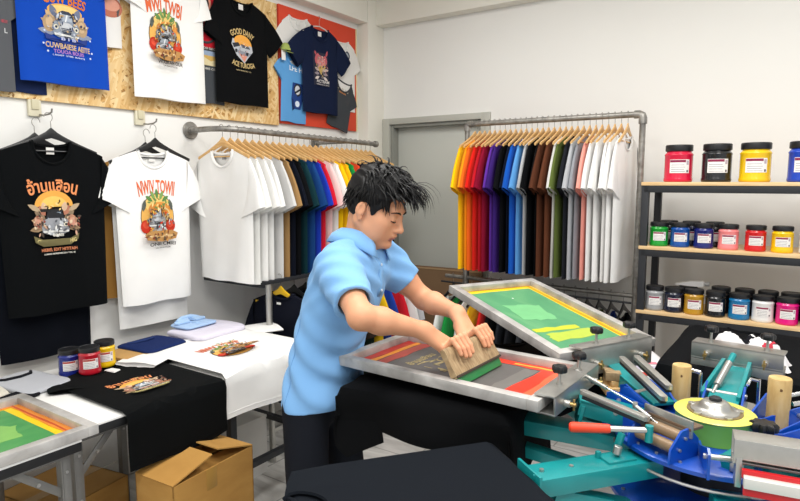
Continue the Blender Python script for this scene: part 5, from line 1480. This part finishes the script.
t = jar('red ink jar with a white label standing on the pallet under the raised green screen', 'c01c20', (2.335, 2.235, .851), .028, .085, None)
t = thing('wood_block', 'pale wood blocks stacked under the clamp of the raised green screen', 'wood block', (2.395, 2.005, .851))
MB().box((0, 0, .012), (.06, .09, .024), WOOD, (0, 0, .5), .003).box((.005, .01, .034), (.05, .07, .02), WOOD, (0, 0, .7), .003).box((0, 0, .058), (.05, .06, .028), OLDW, (0, 0, .4), .003).build('blocks', t)

# ---------------- the man ----------------
class Field:
    """signed distance volume meshed with surface nets"""
    def __init__(s, lo, hi, h):
        s.lo = np.array(lo, np.float32); s.h = h
        s.n = np.ceil((np.array(hi) - np.array(lo)) / h).astype(int) + 1
        s.D = np.full(tuple(s.n), 1.0, np.float32)
    def box(s, lo, hi):
        a = np.clip(np.floor((np.array(lo) - s.lo) / s.h).astype(int), 0, s.n - 1)
        b = np.clip(np.ceil((np.array(hi) - s.lo) / s.h).astype(int) + 1, 1, s.n)
        if np.any(b <= a): return None, None
        sl = tuple(slice(a[i], b[i]) for i in range(3))
        ax = [s.lo[i] + s.h * np.arange(a[i], b[i], dtype=np.float32) for i in range(3)]
        return sl, np.meshgrid(*ax, indexing='ij', sparse=True)
    def comb(s, sl, d, k, op):
        A = s.D[sl]
        if op == 'u':
            if k > 0:
                hh = np.maximum(k - np.abs(A - d), 0) / k
                s.D[sl] = np.minimum(A, d) - hh * hh * k * .25
            else: s.D[sl] = np.minimum(A, d)
        else:
            d = -d
            if k > 0:
                hh = np.maximum(k - np.abs(A - d), 0) / k
                s.D[sl] = np.maximum(A, d) + hh * hh * k * .25
            else: s.D[sl] = np.maximum(A, d)
    def cone(s, a, b, ra, rb, k=.02, op='u'):
        a = np.array(a, float); b = np.array(b, float); r = max(ra, rb) + k + 3 * s.h
        sl, g = s.box(np.minimum(a, b) - r, np.maximum(a, b) + r)
        if sl is None: return s
        v = b - a; L2 = max(v @ v, 1e-9)
        t = np.clip(((g[0] - a[0]) * v[0] + (g[1] - a[1]) * v[1] + (g[2] - a[2]) * v[2]) / L2, 0, 1)
        d = np.sqrt((g[0] - a[0] - t * v[0]) ** 2 + (g[1] - a[1] - t * v[1]) ** 2 + (g[2] - a[2] - t * v[2]) ** 2) - (ra + (rb - ra) * t)
        s.comb(sl, d.astype(np.float32), k, op); return s
    def chain(s, pts, rs, k=.02, op='u'):
        for i in range(len(pts) - 1): s.cone(pts[i], pts[i + 1], rs[i], rs[i + 1], k, op)
        return s
    def ell(s, c, ax, rad, k=.02, op='u'):
        """ax: 3 unit vectors, rad: radii along them"""
        c = np.array(c, float); r = max(rad) + k + 3 * s.h
        sl, g = s.box(c - r, c + r)
        if sl is None: return s
        q = [(g[0] - c[0]) * a[0] + (g[1] - c[1]) * a[1] + (g[2] - c[2]) * a[2] for a in ax]
        k0 = np.sqrt(sum((q[i] / rad[i]) ** 2 for i in range(3))) + 1e-6
        k1 = np.sqrt(sum((q[i] / rad[i] ** 2) ** 2 for i in range(3))) + 1e-6
        s.comb(sl, (k0 * (k0 - 1) / k1).astype(np.float32), k, op); return s
    def half(s, p, nrm, k=0):
        """keep the side the normal points away from"""
        p = np.array(p, float)
        ax = [s.lo[i] + s.h * np.arange(s.n[i], dtype=np.float32) for i in range(3)]
        g = np.meshgrid(*ax, indexing='ij', sparse=True)
        d = sum((g[i] - p[i]) * nrm[i] for i in range(3)).astype(np.float32)
        s.D = np.maximum(s.D, d); return s
    def mesh(s):
        D = s.D; S = D < 0; h = s.h
        c = np.zeros(tuple(s.n - 1), np.uint8)
        for dx in (0, 1):
            for dy in (0, 1):
                for dz in (0, 1):
                    c += S[dx:dx + s.n[0] - 1, dy:dy + s.n[1] - 1, dz:dz + s.n[2] - 1]
        act = (c > 0) & (c < 8); I = np.argwhere(act)
        idx = np.full(act.shape, -1, np.int64); idx[act] = np.arange(len(I))
        pos = np.zeros((len(I), 3)); cnt = np.zeros(len(I))
        cor = [(x, y, z) for x in (0, 1) for y in (0, 1) for z in (0, 1)]
        for a in cor:
            for b in cor:
                df = np.array(b) - np.array(a)
                if df.sum() != 1 or (df < 0).any(): continue
                da = D[I[:, 0] + a[0], I[:, 1] + a[1], I[:, 2] + a[2]].astype(float); db = D[I[:, 0] + b[0], I[:, 1] + b[1], I[:, 2] + b[2]].astype(float)
                m = (da < 0) != (db < 0)
                t = np.where(m, da / np.where(m, da - db, 1), 0)
                pos[m] += (np.array(a) + t[:, None] * df)[m]; cnt[m] += 1
        V = s.lo + (I + pos / cnt[:, None]) * h
        F = []
        for ax in range(3):
            o = [i for i in range(3) if i != ax]
            sl0 = [slice(None)] * 3; sl1 = [slice(None)] * 3
            sl0[ax] = slice(0, -1); sl1[ax] = slice(1, None)
            ch = S[tuple(sl0)] != S[tuple(sl1)]
            E = np.argwhere(ch)
            ok = (E[:, o[0]] > 0) & (E[:, o[1]] > 0) & (E[:, o[0]] < s.n[o[0]] - 1) & (E[:, o[1]] < s.n[o[1]] - 1)
            E = E[ok]
            q = []
            for d0, d1 in ((-1, -1), (0, -1), (0, 0), (-1, 0)):
                e = E.copy(); e[:, o[0]] += d0; e[:, o[1]] += d1
                q.append(idx[e[:, 0], e[:, 1], e[:, 2]])
            F.append(np.stack(q, 1))
        return V, np.concatenate(F)

def mesh_obj(name, V, F, mats, parent, fm=None):
    me = bpy.data.meshes.new(name)
    inv = np.array(wmat(parent).inverted())
    V = V @ inv[:3, :3].T + inv[:3, 3]
    me.from_pydata(V.tolist(), [], F.tolist())
    for m in mats: me.materials.append(m)
    if fm is not None: me.polygons.foreach_set('material_index', fm.tolist())
    bm = bmesh.new(); bm.from_mesh(me); bmesh.ops.recalc_face_normals(bm, faces=bm.faces)
    bmesh.ops.smooth_vert(bm, verts=bm.verts, factor=.5, use_axis_x=True, use_axis_y=True, use_axis_z=True)
    bm.to_mesh(me); bm.free()
    me.shade_smooth(); me.update()
    o = bpy.data.objects.new(name, me); COL.objects.link(o); o.parent = parent
    return o

man = thing('person', 'person in a light blue polo shirt leaning over the screen and pulling a squeegee', 'person', (1.50, 1.54, 0))
def unit(v): v = np.array(v, float); return v / np.linalg.norm(v)
ya = R(7)
FW = np.array([math.cos(ya), math.sin(ya), 0]); LT = np.array([-math.sin(ya), math.cos(ya), 0]); UP = np.array([0, 0, 1.0])
def leanax(deg):
    a = R(deg); u = UP * math.cos(a) + FW * math.sin(a); f = FW * math.cos(a) - UP * math.sin(a)
    return (f, LT, u)
# head frame
HS = 1.06
HO = np.array([1.668, 1.655, 1.452])
hy, hp = R(13), R(24)
hF0 = np.array([math.cos(hy), math.sin(hy), 0]); hL = np.array([-math.sin(hy), math.cos(hy), 0])
hF = hF0 * math.cos(hp) - UP * math.sin(hp); hU = UP * math.cos(hp) + hF0 * math.sin(hp)
HAX = (hF, hL, hU)
def hd(x, y, z):
    if z < -.02: z = -.02 + (z + .02) * .78
    return HO + HS * (hF * x + hL * y + hU * z)
NB = np.array([1.628, 1.625, 1.325])
RSH = np.array([1.655, 1.478, 1.268]); LSH = np.array([1.628, 1.772, 1.262])
REL = np.array([1.858, 1.334, 1.163]); LEL = np.array([1.742, 1.862, 1.115])
SB = np.array([2.085, 0, .9425]); SU = np.array([-.5, 0, .866]); SN = np.array([.866, 0, .5])
def sqp(y, u, n): return SB + np.array([0, y, 0]) + SU * u + SN * n
RWR = np.array([1.945, 1.525, 1.098]); LWR = np.array([1.918, 1.792, 1.100])

def torso(f, g, k=.06):
    f.ell((1.522, 1.552, .82), leanax(2), (.098 + g, .150 + g, .13 + g), k)
    f.ell((1.528, 1.562, .96), leanax(8), (.090 + g, .136 + g, .15 + g), k)
    f.ell((1.577, 1.591, 1.135), leanax(20), (.104 + g, .146 + g, .165 + g), k)
    f.ell((1.605, 1.612, 1.235), leanax(22), (.082 + g, .142 + g, .085 + g), k)
    for S in (RSH, LSH):
        m = (np.array([1.615, 1.618, 1.27]) + S) / 2
        f.cone(m, S, .058 + g, .050 + g, .05)
        f.cone(NB * .75 + hd(-.03, 0, -.05) * .25, S + UP * .012, .036 + g * .6, .028 + g, .045)

B = Field((1.33, 1.22, .80), (2.16, 2.0, 1.62), .003)
torso(B, 0)
# neck and head
B.cone(NB - UP * .03, hd(-.026, 0, -.05), .056, .050, .025)
B.cone(NB + FW * .012, hd(.0, 0, -.07), .038, .034, .02)
B.ell(hd(-.006, 0, .036), HAX, (.092 * HS, .077 * HS, .090 * HS), .02)
B.ell(hd(.028, 0, -.022), HAX, (.066 * HS, .060 * HS, .086 * HS), .03)
for sg in (-1, 1):
    B.cone(hd(-.012, sg * .056, -.045), hd(.070, sg * .015, -.100), .018 * HS, .017 * HS, .022)
    B.ell(hd(.054, sg * .040, -.012), HAX, (.030, .024, .022), .02)
    B.ell(hd(.045, sg * .038, -.05), HAX, (.035, .022, .035), .03)
B.ell(hd(.084, 0, -.101), HAX, (.018, .020, .016), .014)
B.cone(hd(.080, -.034, .034), hd(.080, .034, .034), .013, .013, .016)
for sg in (-1, 1):
    B.ell(hd(.098, sg * .031, .012), HAX, (.016, .019, .012), .012, 's')
    B.ell(hd(.078, sg * .031, .009), HAX, (.0145, .0165, .0135), .004)
    B.cone(hd(.0905, sg * .018, .0035), hd(.0885, sg * .044, .0035), .0028, .0022, .004)
B.cone(hd(.086, 0, .022), hd(.110, 0, -.020), .008, .0100, .012)
B.ell(hd(.108, 0, -.024), HAX, (.013, .012, .011), .008)
for sg in (-1, 1): B.ell(hd(.096, sg * .012, -.029), HAX, (.012, .0085, .008), .007)
B.ell(hd(.074, 0, -.058), HAX, (.026, .031, .024), .02)
B.ell(hd(.0975, 0, -.054), HAX, (.009, .021, .0052), .005)
B.ell(hd(.0955, 0, -.0645), HAX, (.009, .018, .0058), .005)
B.cone(hd(.107, -.017, -.0592), hd(.107, .017, -.0592), .0022, .0022, .003, 's')
B.ell(hd(.096, 0, -.079), HAX, (.006, .018, .006), .008, 's')
for sg in (-1, 1):
    er = leanax(0)
    B.ell(hd(-.010, sg * .083, .002), (unit(hF * .93 + hL * sg * -.25 * 1), unit(hL * .93 + hF * sg * .25), hU), (.017, .0085, .026), .004)
    B.ell(hd(-.006, sg * .092, .006), (unit(hF * .93 + hL * sg * -.25), unit(hL * .93 + hF * sg * .25), hU), (.0095, .0075, .017), .003, 's')
    B.ell(hd(-.004, sg * .080, -.026), HAX, (.009, .006, .010), .006)
# arms
for S, E, W_ in ((RSH, REL, RWR), (LSH, LEL, LWR)):
    m1 = S * .5 + E * .5
    B.chain([S, m1, E], [.049, .044, .037], .03)
    m2 = E * .68 + W_ * .32
    B.chain([E, m2, W_], [.037, .0385, .0245], .02)
    B.cone(W_, W_ + (W_ - m2) * .12, .0245, .024, .01)
# hands curled over the squeegee
for yc, W_, ts in ((1.598, RWR, 1), (1.752, LWR, -1)):
    offs = [(.034, .96, .0092), (.0115, 1.06, .0096), (-.0115, 1.0, .0092), (-.033, .82, .0082)]   # index .. little
    mc = []
    for q, (o, ln, r_) in enumerate(offs):
        y = yc + ts * o
        mcp = sqp(y - ts * o * .05, .128 - .004 * abs(q - 1), -.030)
        pip = sqp(y + ts * o * .06, .136, .012 + .006 * ln)
        dip = sqp(y + ts * o * .04, .136 - .036 * ln, .0245)
        tip = sqp(y, .136 - .060 * ln, .0225)
        B.chain([mcp, pip, dip, tip], [r_ * 1.12, r_ * 1.05, r_ * .93, r_ * .80], .0035)
        B.ell(pip, (SN, np.array([0, 1, 0]), SU), (r_ * 1.1, r_ * 1.08, r_ * 1.1), .003)
        wq = W_ + np.array([0, ts * o * .55, 0])
        B.cone(wq, mcp, .0165, .0125, .016)
        mc.append(mcp)
    base = W_ * .62 + mc[0] * .38 + np.array([0, ts * .014, -.012])
    B.chain([base, sqp(yc + ts * .056, .110, -.034), sqp(yc + ts * .058, .082, -.026), sqp(yc + ts * .054, .062, -.0205)], [.0165, .0125, .0105, .0085], .006)
V, F = B.mesh()
loc = ((V - HO) @ np.stack(HAX, 1)) / HS
cen = loc[F].mean(1)
lip = (np.abs(cen[:, 1]) < .021) & (cen[:, 2] < -.0475 + 0) & (cen[:, 2] > -.0695) & (cen[:, 0] > .088) & ((np.abs(cen[:, 1]) / .022) ** 2 + ((cen[:, 2] + .0590) / .0105) ** 2 < 1)
mesh_obj('body', V, F, [SKIN, LIP], man, lip.astype(int))
del B

# polo shirt
POLO = mat('light_blue_pique', '7fb2e4', .9, 0, .05, 8, .35, 900, sheen=.1, spec=.2)
Pf = Field((1.30, 1.25, .68), (1.86, 2.0, 1.40), .004)
torso(Pf, .014, .07)
Pf.ell((1.515, 1.548, .76), leanax(0), (.106, .166, .14), .06)
for S, E in ((RSH, REL), (LSH, LEL)):
    q_ = .85 if S is RSH else .66; e = S * (1 - q_) + E * q_; k_ = .064 if S is RSH else .058
    Pf.chain([S - (E - S) * .05, S * .7 + E * .3, e], [.059, k_, k_], .04)
    Pf.half(e, (0, 0, 0)) if False else None
ax = [Pf.lo[i] + Pf.h * np.arange(Pf.n[i], dtype=np.float32) for i in range(3)]
gx, gy, gz = np.meshgrid(*ax, indexing='ij', sparse=True)
# soft cloth folds: diagonal drags across the back and waist
fold = .0058 * np.sin(60 * (gz * .8 + gx * .9 - gy * .3) + 2.5 * np.sin(9 * gy + 6 * gz)) * np.clip((1.18 - gz) / .25, 0, 1) * np.clip((gz - .70) / .10, 0, 1)
fold = fold + .0030 * np.sin(95 * (gz - gx * .4 + gy * .5) + 2 * np.sin(14 * gx)) * np.clip((gz - 1.10) / .1, 0, 1)
Pf.D = (Pf.D + fold).astype(np.float32)
for S, E in ((RSH, REL), (LSH, LEL)):
    q_ = .74 if S is RSH else .56; d = unit(E - S); e = S * (1 - q_) + E * q_
    sl, g = Pf.box(np.minimum(S, E) - .1, np.maximum(S, E) + .1)
    pl = ((g[0] - e[0]) * d[0] + (g[1] - e[1]) * d[1] + (g[2] - e[2]) * d[2]).astype(np.float32)
    # cut the sleeve end only near the arm axis
    t = (g[0] - S[0]) * d[0] + (g[1] - S[1]) * d[1] + (g[2] - S[2]) * d[2]
    rad = np.sqrt((g[0] - S[0] - t * d[0]) ** 2 + (g[1] - S[1] - t * d[1]) ** 2 + (g[2] - S[2] - t * d[2]) ** 2)
    cut = np.where(rad < .10, pl, -1.0).astype(np.float32)
    Pf.D[sl] = np.maximum(Pf.D[sl], cut)
    Pf.cone(e - d * .035, e + d * .03, .045, .053, 0, 's')
Pf.half((0, 0, .705), (0.05, .0, -1.0))
Pf.cone(NB - UP * .0, hd(-.02, 0, -.04), .064, .064, .006, 's')
V, F = Pf.mesh()
polo = mesh_obj('polo_shirt', V, F, [POLO], man)
tag(polo, 'light blue polo shirt')
from mathutils.bvhtree import BVHTree
bvh = BVHTree.FromPolygons([tuple(v) for v in V], [tuple(f) for f in F])
def onpolo(o, d):
    h_ = bvh.ray_cast(Vector(o), Vector(d)); return np.array(h_[0]) if h_[0] else None
# collar
nz = unit(hd(-.02, 0, -.05) - NB); nx = unit(FW - nz * (FW @ nz)); ny = np.cross(nz, nx)
NC = NB + nz * .008 - FW * .006
rows = [[], [], [], [], []]
for k in range(37):
    p = R(22 + 316 * k / 36); c, s_ = math.cos(p), math.sin(p)
    front = max(0, c) ** 2
    for row, (r_, hgt) in zip(rows, ((.064, .0), (.0615, .040 - .020 * front), (.067, .046 - .020 * front), (.094, .024 - .026 * front), (.108 + .008 * front, -.006 - .040 * front))):
        row.append(NC + nx * c * r_ * 1.02 + ny * s_ * r_ * 1.04 + nz * hgt)
mb = MB(); mb.grid([[tuple(p) for p in r_] for r_ in rows], POLO)
col_o = mb.build('collar', polo, world=True, smooth=60)
sm = col_o.modifiers.new('thickness', 'SOLIDIFY'); sm.thickness = .003
# placket and buttons
pl = []
for k in range(7):
    q = NB - UP * (.035 + .022 * k) + FW * .35
    h_ = onpolo(q + LT * .0, -FW)
    if h_ is not None: pl.append(h_ + FW * .0015)
if len(pl) > 3:
    mb = MB(); mb.grid([[tuple(p - LT * .015), tuple(p + LT * .015)] for p in pl], POLO)
    pk = mb.build('placket', polo, world=True); sm = pk.modifiers.new('thickness', 'SOLIDIFY'); sm.thickness = .003
    mb = MB()
    for p in (pl[1], pl[-2]):
        a = Vector(p) + Vector(FW) * .002; mb.cyl(a, a + Vector(FW) * .002, .0045, mat('pale_button', 'cfe0f0', .3), 14)
    mb.build('button', polo, world=True)
# side seam and hem stitching
pts = []
for k in range(22):
    z = .735 + k * .017
    c0 = np.array([1.505 + .10 * max(0, (z - .95)), 1.2, z]); h_ = onpolo(c0, (0, 1, 0))
    if h_ is not None: pts.append(tuple(h_ - np.array([0, .0004, 0])))
MB().tube(pts, .0012, mat('blue_stitch', '5f93c8', .9), 4).build('side_seam', polo, world=True)

# trousers and shoes
TR = mat('dark_trousers', '11141c', .85, 0, .08, 10, .2, 500, spec=.2)
T = Field((1.28, 1.22, .035), (1.76, 1.90, .90), .006)
T.ell((1.518, 1.55, .80), leanax(0), (.085, .138, .11), .04)
for sy, hx, kx, axx in ((-1, 1.522, 1.545, 1.47), (1, 1.512, 1.545, 1.46)):
    h0_ = (hx, 1.537 + sy * .082, .78); kn = (kx, 1.537 + sy * .105, .45); an = (axx, 1.537 + sy * .125, .06)
    T.chain([h0_, kn, an], [.080, .070, .062], .03)
ax = [T.lo[i] + T.h * np.arange(T.n[i], dtype=np.float32) for i in range(3)]
gx, gy, gz = np.meshgrid(*ax, indexing='ij', sparse=True)
T.D = (T.D + .004 * np.sin(40 * gz + 8 * np.sin(12 * gx)) * np.clip((.6 - gz) / .3, 0, 1)).astype(np.float32)
T.half((0, 0, .05), (0, 0, -1.0))
V, F = T.mesh()
mesh_obj('trousers', V, F, [TR], man)
for sy, axx in ((-1, 1.46), (1, 1.45)):
    S_ = Field((axx - .12, 1.537 + sy * .125 - .08, -.01), (axx + .26, 1.537 + sy * .125 + .08, .14), .005)
    cy = 1.537 + sy * .125
    S_.chain([(axx - .04, cy, .045), (axx + .06, cy + sy * .01, .045), (axx + .15, cy + sy * .02, .035)], [.044, .046, .040], .03)
    S_.cone((axx, cy, .04), (axx, cy, .10), .04, .04, .02)
    S_.half((0, 0, .003), (0, 0, -1.0))
    V, F = S_.mesh(); mesh_obj('shoe', V, F, [mat('black_shoe', '141417', .5)], man)

# hair: a cap with separate locks
K = Field(tuple(HO - .17), tuple(HO + .19), .003)
K.ell(hd(-.009, 0, .040), HAX, (.101 * HS, .085 * HS, .098 * HS), 0)
K.ell(hd(.0, 0, .085), HAX, (.10, .078, .07), .03)
ax = [K.lo[i] + K.h * np.arange(K.n[i], dtype=np.float32) for i in range(3)]
g = np.meshgrid(*ax, indexing='ij', sparse=True)
rel = [g[i] - HO[i] for i in range(3)]
lx = sum(rel[i] * hF[i] for i in range(3)) / HS; ly = sum(rel[i] * hL[i] for i in range(3)) / HS; lz = sum(rel[i] * hU[i] for i in range(3)) / HS
zl = np.interp(lx, [-.12, -.055, -.035, -.024, -.008, .014, .024, .05, .075, .11], [-.075, -.070, -.055, -.012, .030, .026, -.012, .034, .074, .082]).astype(np.float32)
K.D = np.maximum(K.D, (zl - lz) * .8).astype(np.float32)
K.D = (K.D + .003 * np.sin(150 * ly + 60 * lx + 3 * np.sin(60 * lz)) * np.sin(70 * lz + 40 * lx)).astype(np.float32)
V, F = K.mesh()
hair = mesh_obj('hair', V, F, [HAIR], man)
tag(hair, 'messy black hair with a long fringe')
mb = MB(); rr = random.Random(21)
def lock(root, dirs, L, r0, drop):
    pts = [np.array(root, float)]; d = unit(dirs)
    st = L / 6
    for k in range(6):
        d = unit(d + np.array(drop) * (k + 1) / 6 + np.array([rr.uniform(-.12, .12) for _ in range(3)]))
        pts.append(pts[-1] + d * st)
    W3 = [tuple(hd(*p)) for p in pts]
    mb.tube(W3, [r0 * .8, r0, r0 * .95, r0 * .8, r0 * .58, r0 * .32, r0 * .06], HAIR, 6, True, .55)
def croot(th, ph, k=1.0):
    return np.array([-.006 + .092 * k * math.cos(ph) * math.cos(th), .080 * k * math.cos(ph) * math.sin(th), .044 + .094 * k * math.sin(ph)])
for i in range(380):       # top, swept forward with lift
    th = rr.uniform(-PI, PI); ph = rr.uniform(.35, 1.5)
    p = croot(th, ph); nrm = unit((p - np.array([-.014, 0, .044])) / np.array([.1, .08, .094]) ** 1)
    d = np.array([.75, 0.0, .05]) + nrm * rr.uniform(.15, .6) + np.array([0, rr.uniform(-.4, .4), 0])
    lock(p, d, rr.uniform(.05, .09), rr.uniform(.004, .0075), np.array([.02, 0, -.42]))
for i in range(62):       # fringe falling forward over the brow
    y = rr.choice((-1, 1)) * .068 * rr.uniform(0, 1) if rr.random() < .5 else rr.uniform(-.02, .068); p = np.array([.058 - 6 * y * y + rr.uniform(-.02, .014), y, .098 + rr.uniform(-.012, .022) - 4 * y * y])
    d = np.array([.95, y * 4 + rr.uniform(-.25, .25), rr.uniform(.15, .7)])
    lock(p, d, rr.uniform(.06, .12), rr.uniform(.003, .0055), np.array([-.02, 0, -.5]))
for i in range(26):       # loose long strands at the front
    y = rr.uniform(-.05, .06); p = np.array([.05, y, .115 - 4 * y * y])
    lock(p, np.array([.95, rr.uniform(-.3, .4), rr.uniform(.25, .7)]), rr.uniform(.12, .155), rr.uniform(.0018, .003), np.array([.0, 0, -.55]))
for i in range(330):      # sides and back lying down
    sg = rr.choice((-1, 1)); th = sg * rr.uniform(.75, PI); ph = rr.uniform(-.35, .5)
    if abs(th) < 2.05 and ph < .08: ph = rr.uniform(.1, .5)
    p = croot(th, ph, 1.03); d = np.array([-.05 if abs(th) > 1.6 else .25, sg * .15, -1.0])
    nrm = unit(p - np.array([-.014, 0, .044])); lock(p, d + nrm * .2, rr.uniform(.03, .05), rr.uniform(.0035, .006), np.array([0, -sg * .1, -.05]))
for i in range(150):       # crown tufts standing up
    p = croot(rr.uniform(-PI, PI), rr.uniform(.8, 1.56), 1.02); lock(p, np.array([rr.uniform(-.5, 1.2), rr.uniform(-.9, .9), .35]), rr.uniform(.04, .07), rr.uniform(.003, .006), np.array([.1, 0, -.6]))
mb.build('hair_locks', hair, world=True, smooth=60)
# brows and lashes
mb = MB()
for sg in (-1, 1):
    mb.tube([tuple(hd(.0955, sg * .013, .027)), tuple(hd(.0955, sg * .026, .032)), tuple(hd(.0895, sg * .041, .0325)), tuple(hd(.077, sg * .053, .026))], [.0022, .0034, .003, .001], HAIR, 6)
mb.build('eyebrow', man, world=True)
mb = MB()
for sg in (-1, 1):
    mb.tube([tuple(hd(.0895, sg * .017, .0015)), tuple(hd(.0932, sg * .026, .0000)), tuple(hd(.0925, sg * .036, -.0004)), tuple(hd(.0850, sg * .046, .0022))], [.0008, .0015, .0017, .0008], HAIR, 6)
mb.build('eyelash', man, world=True)
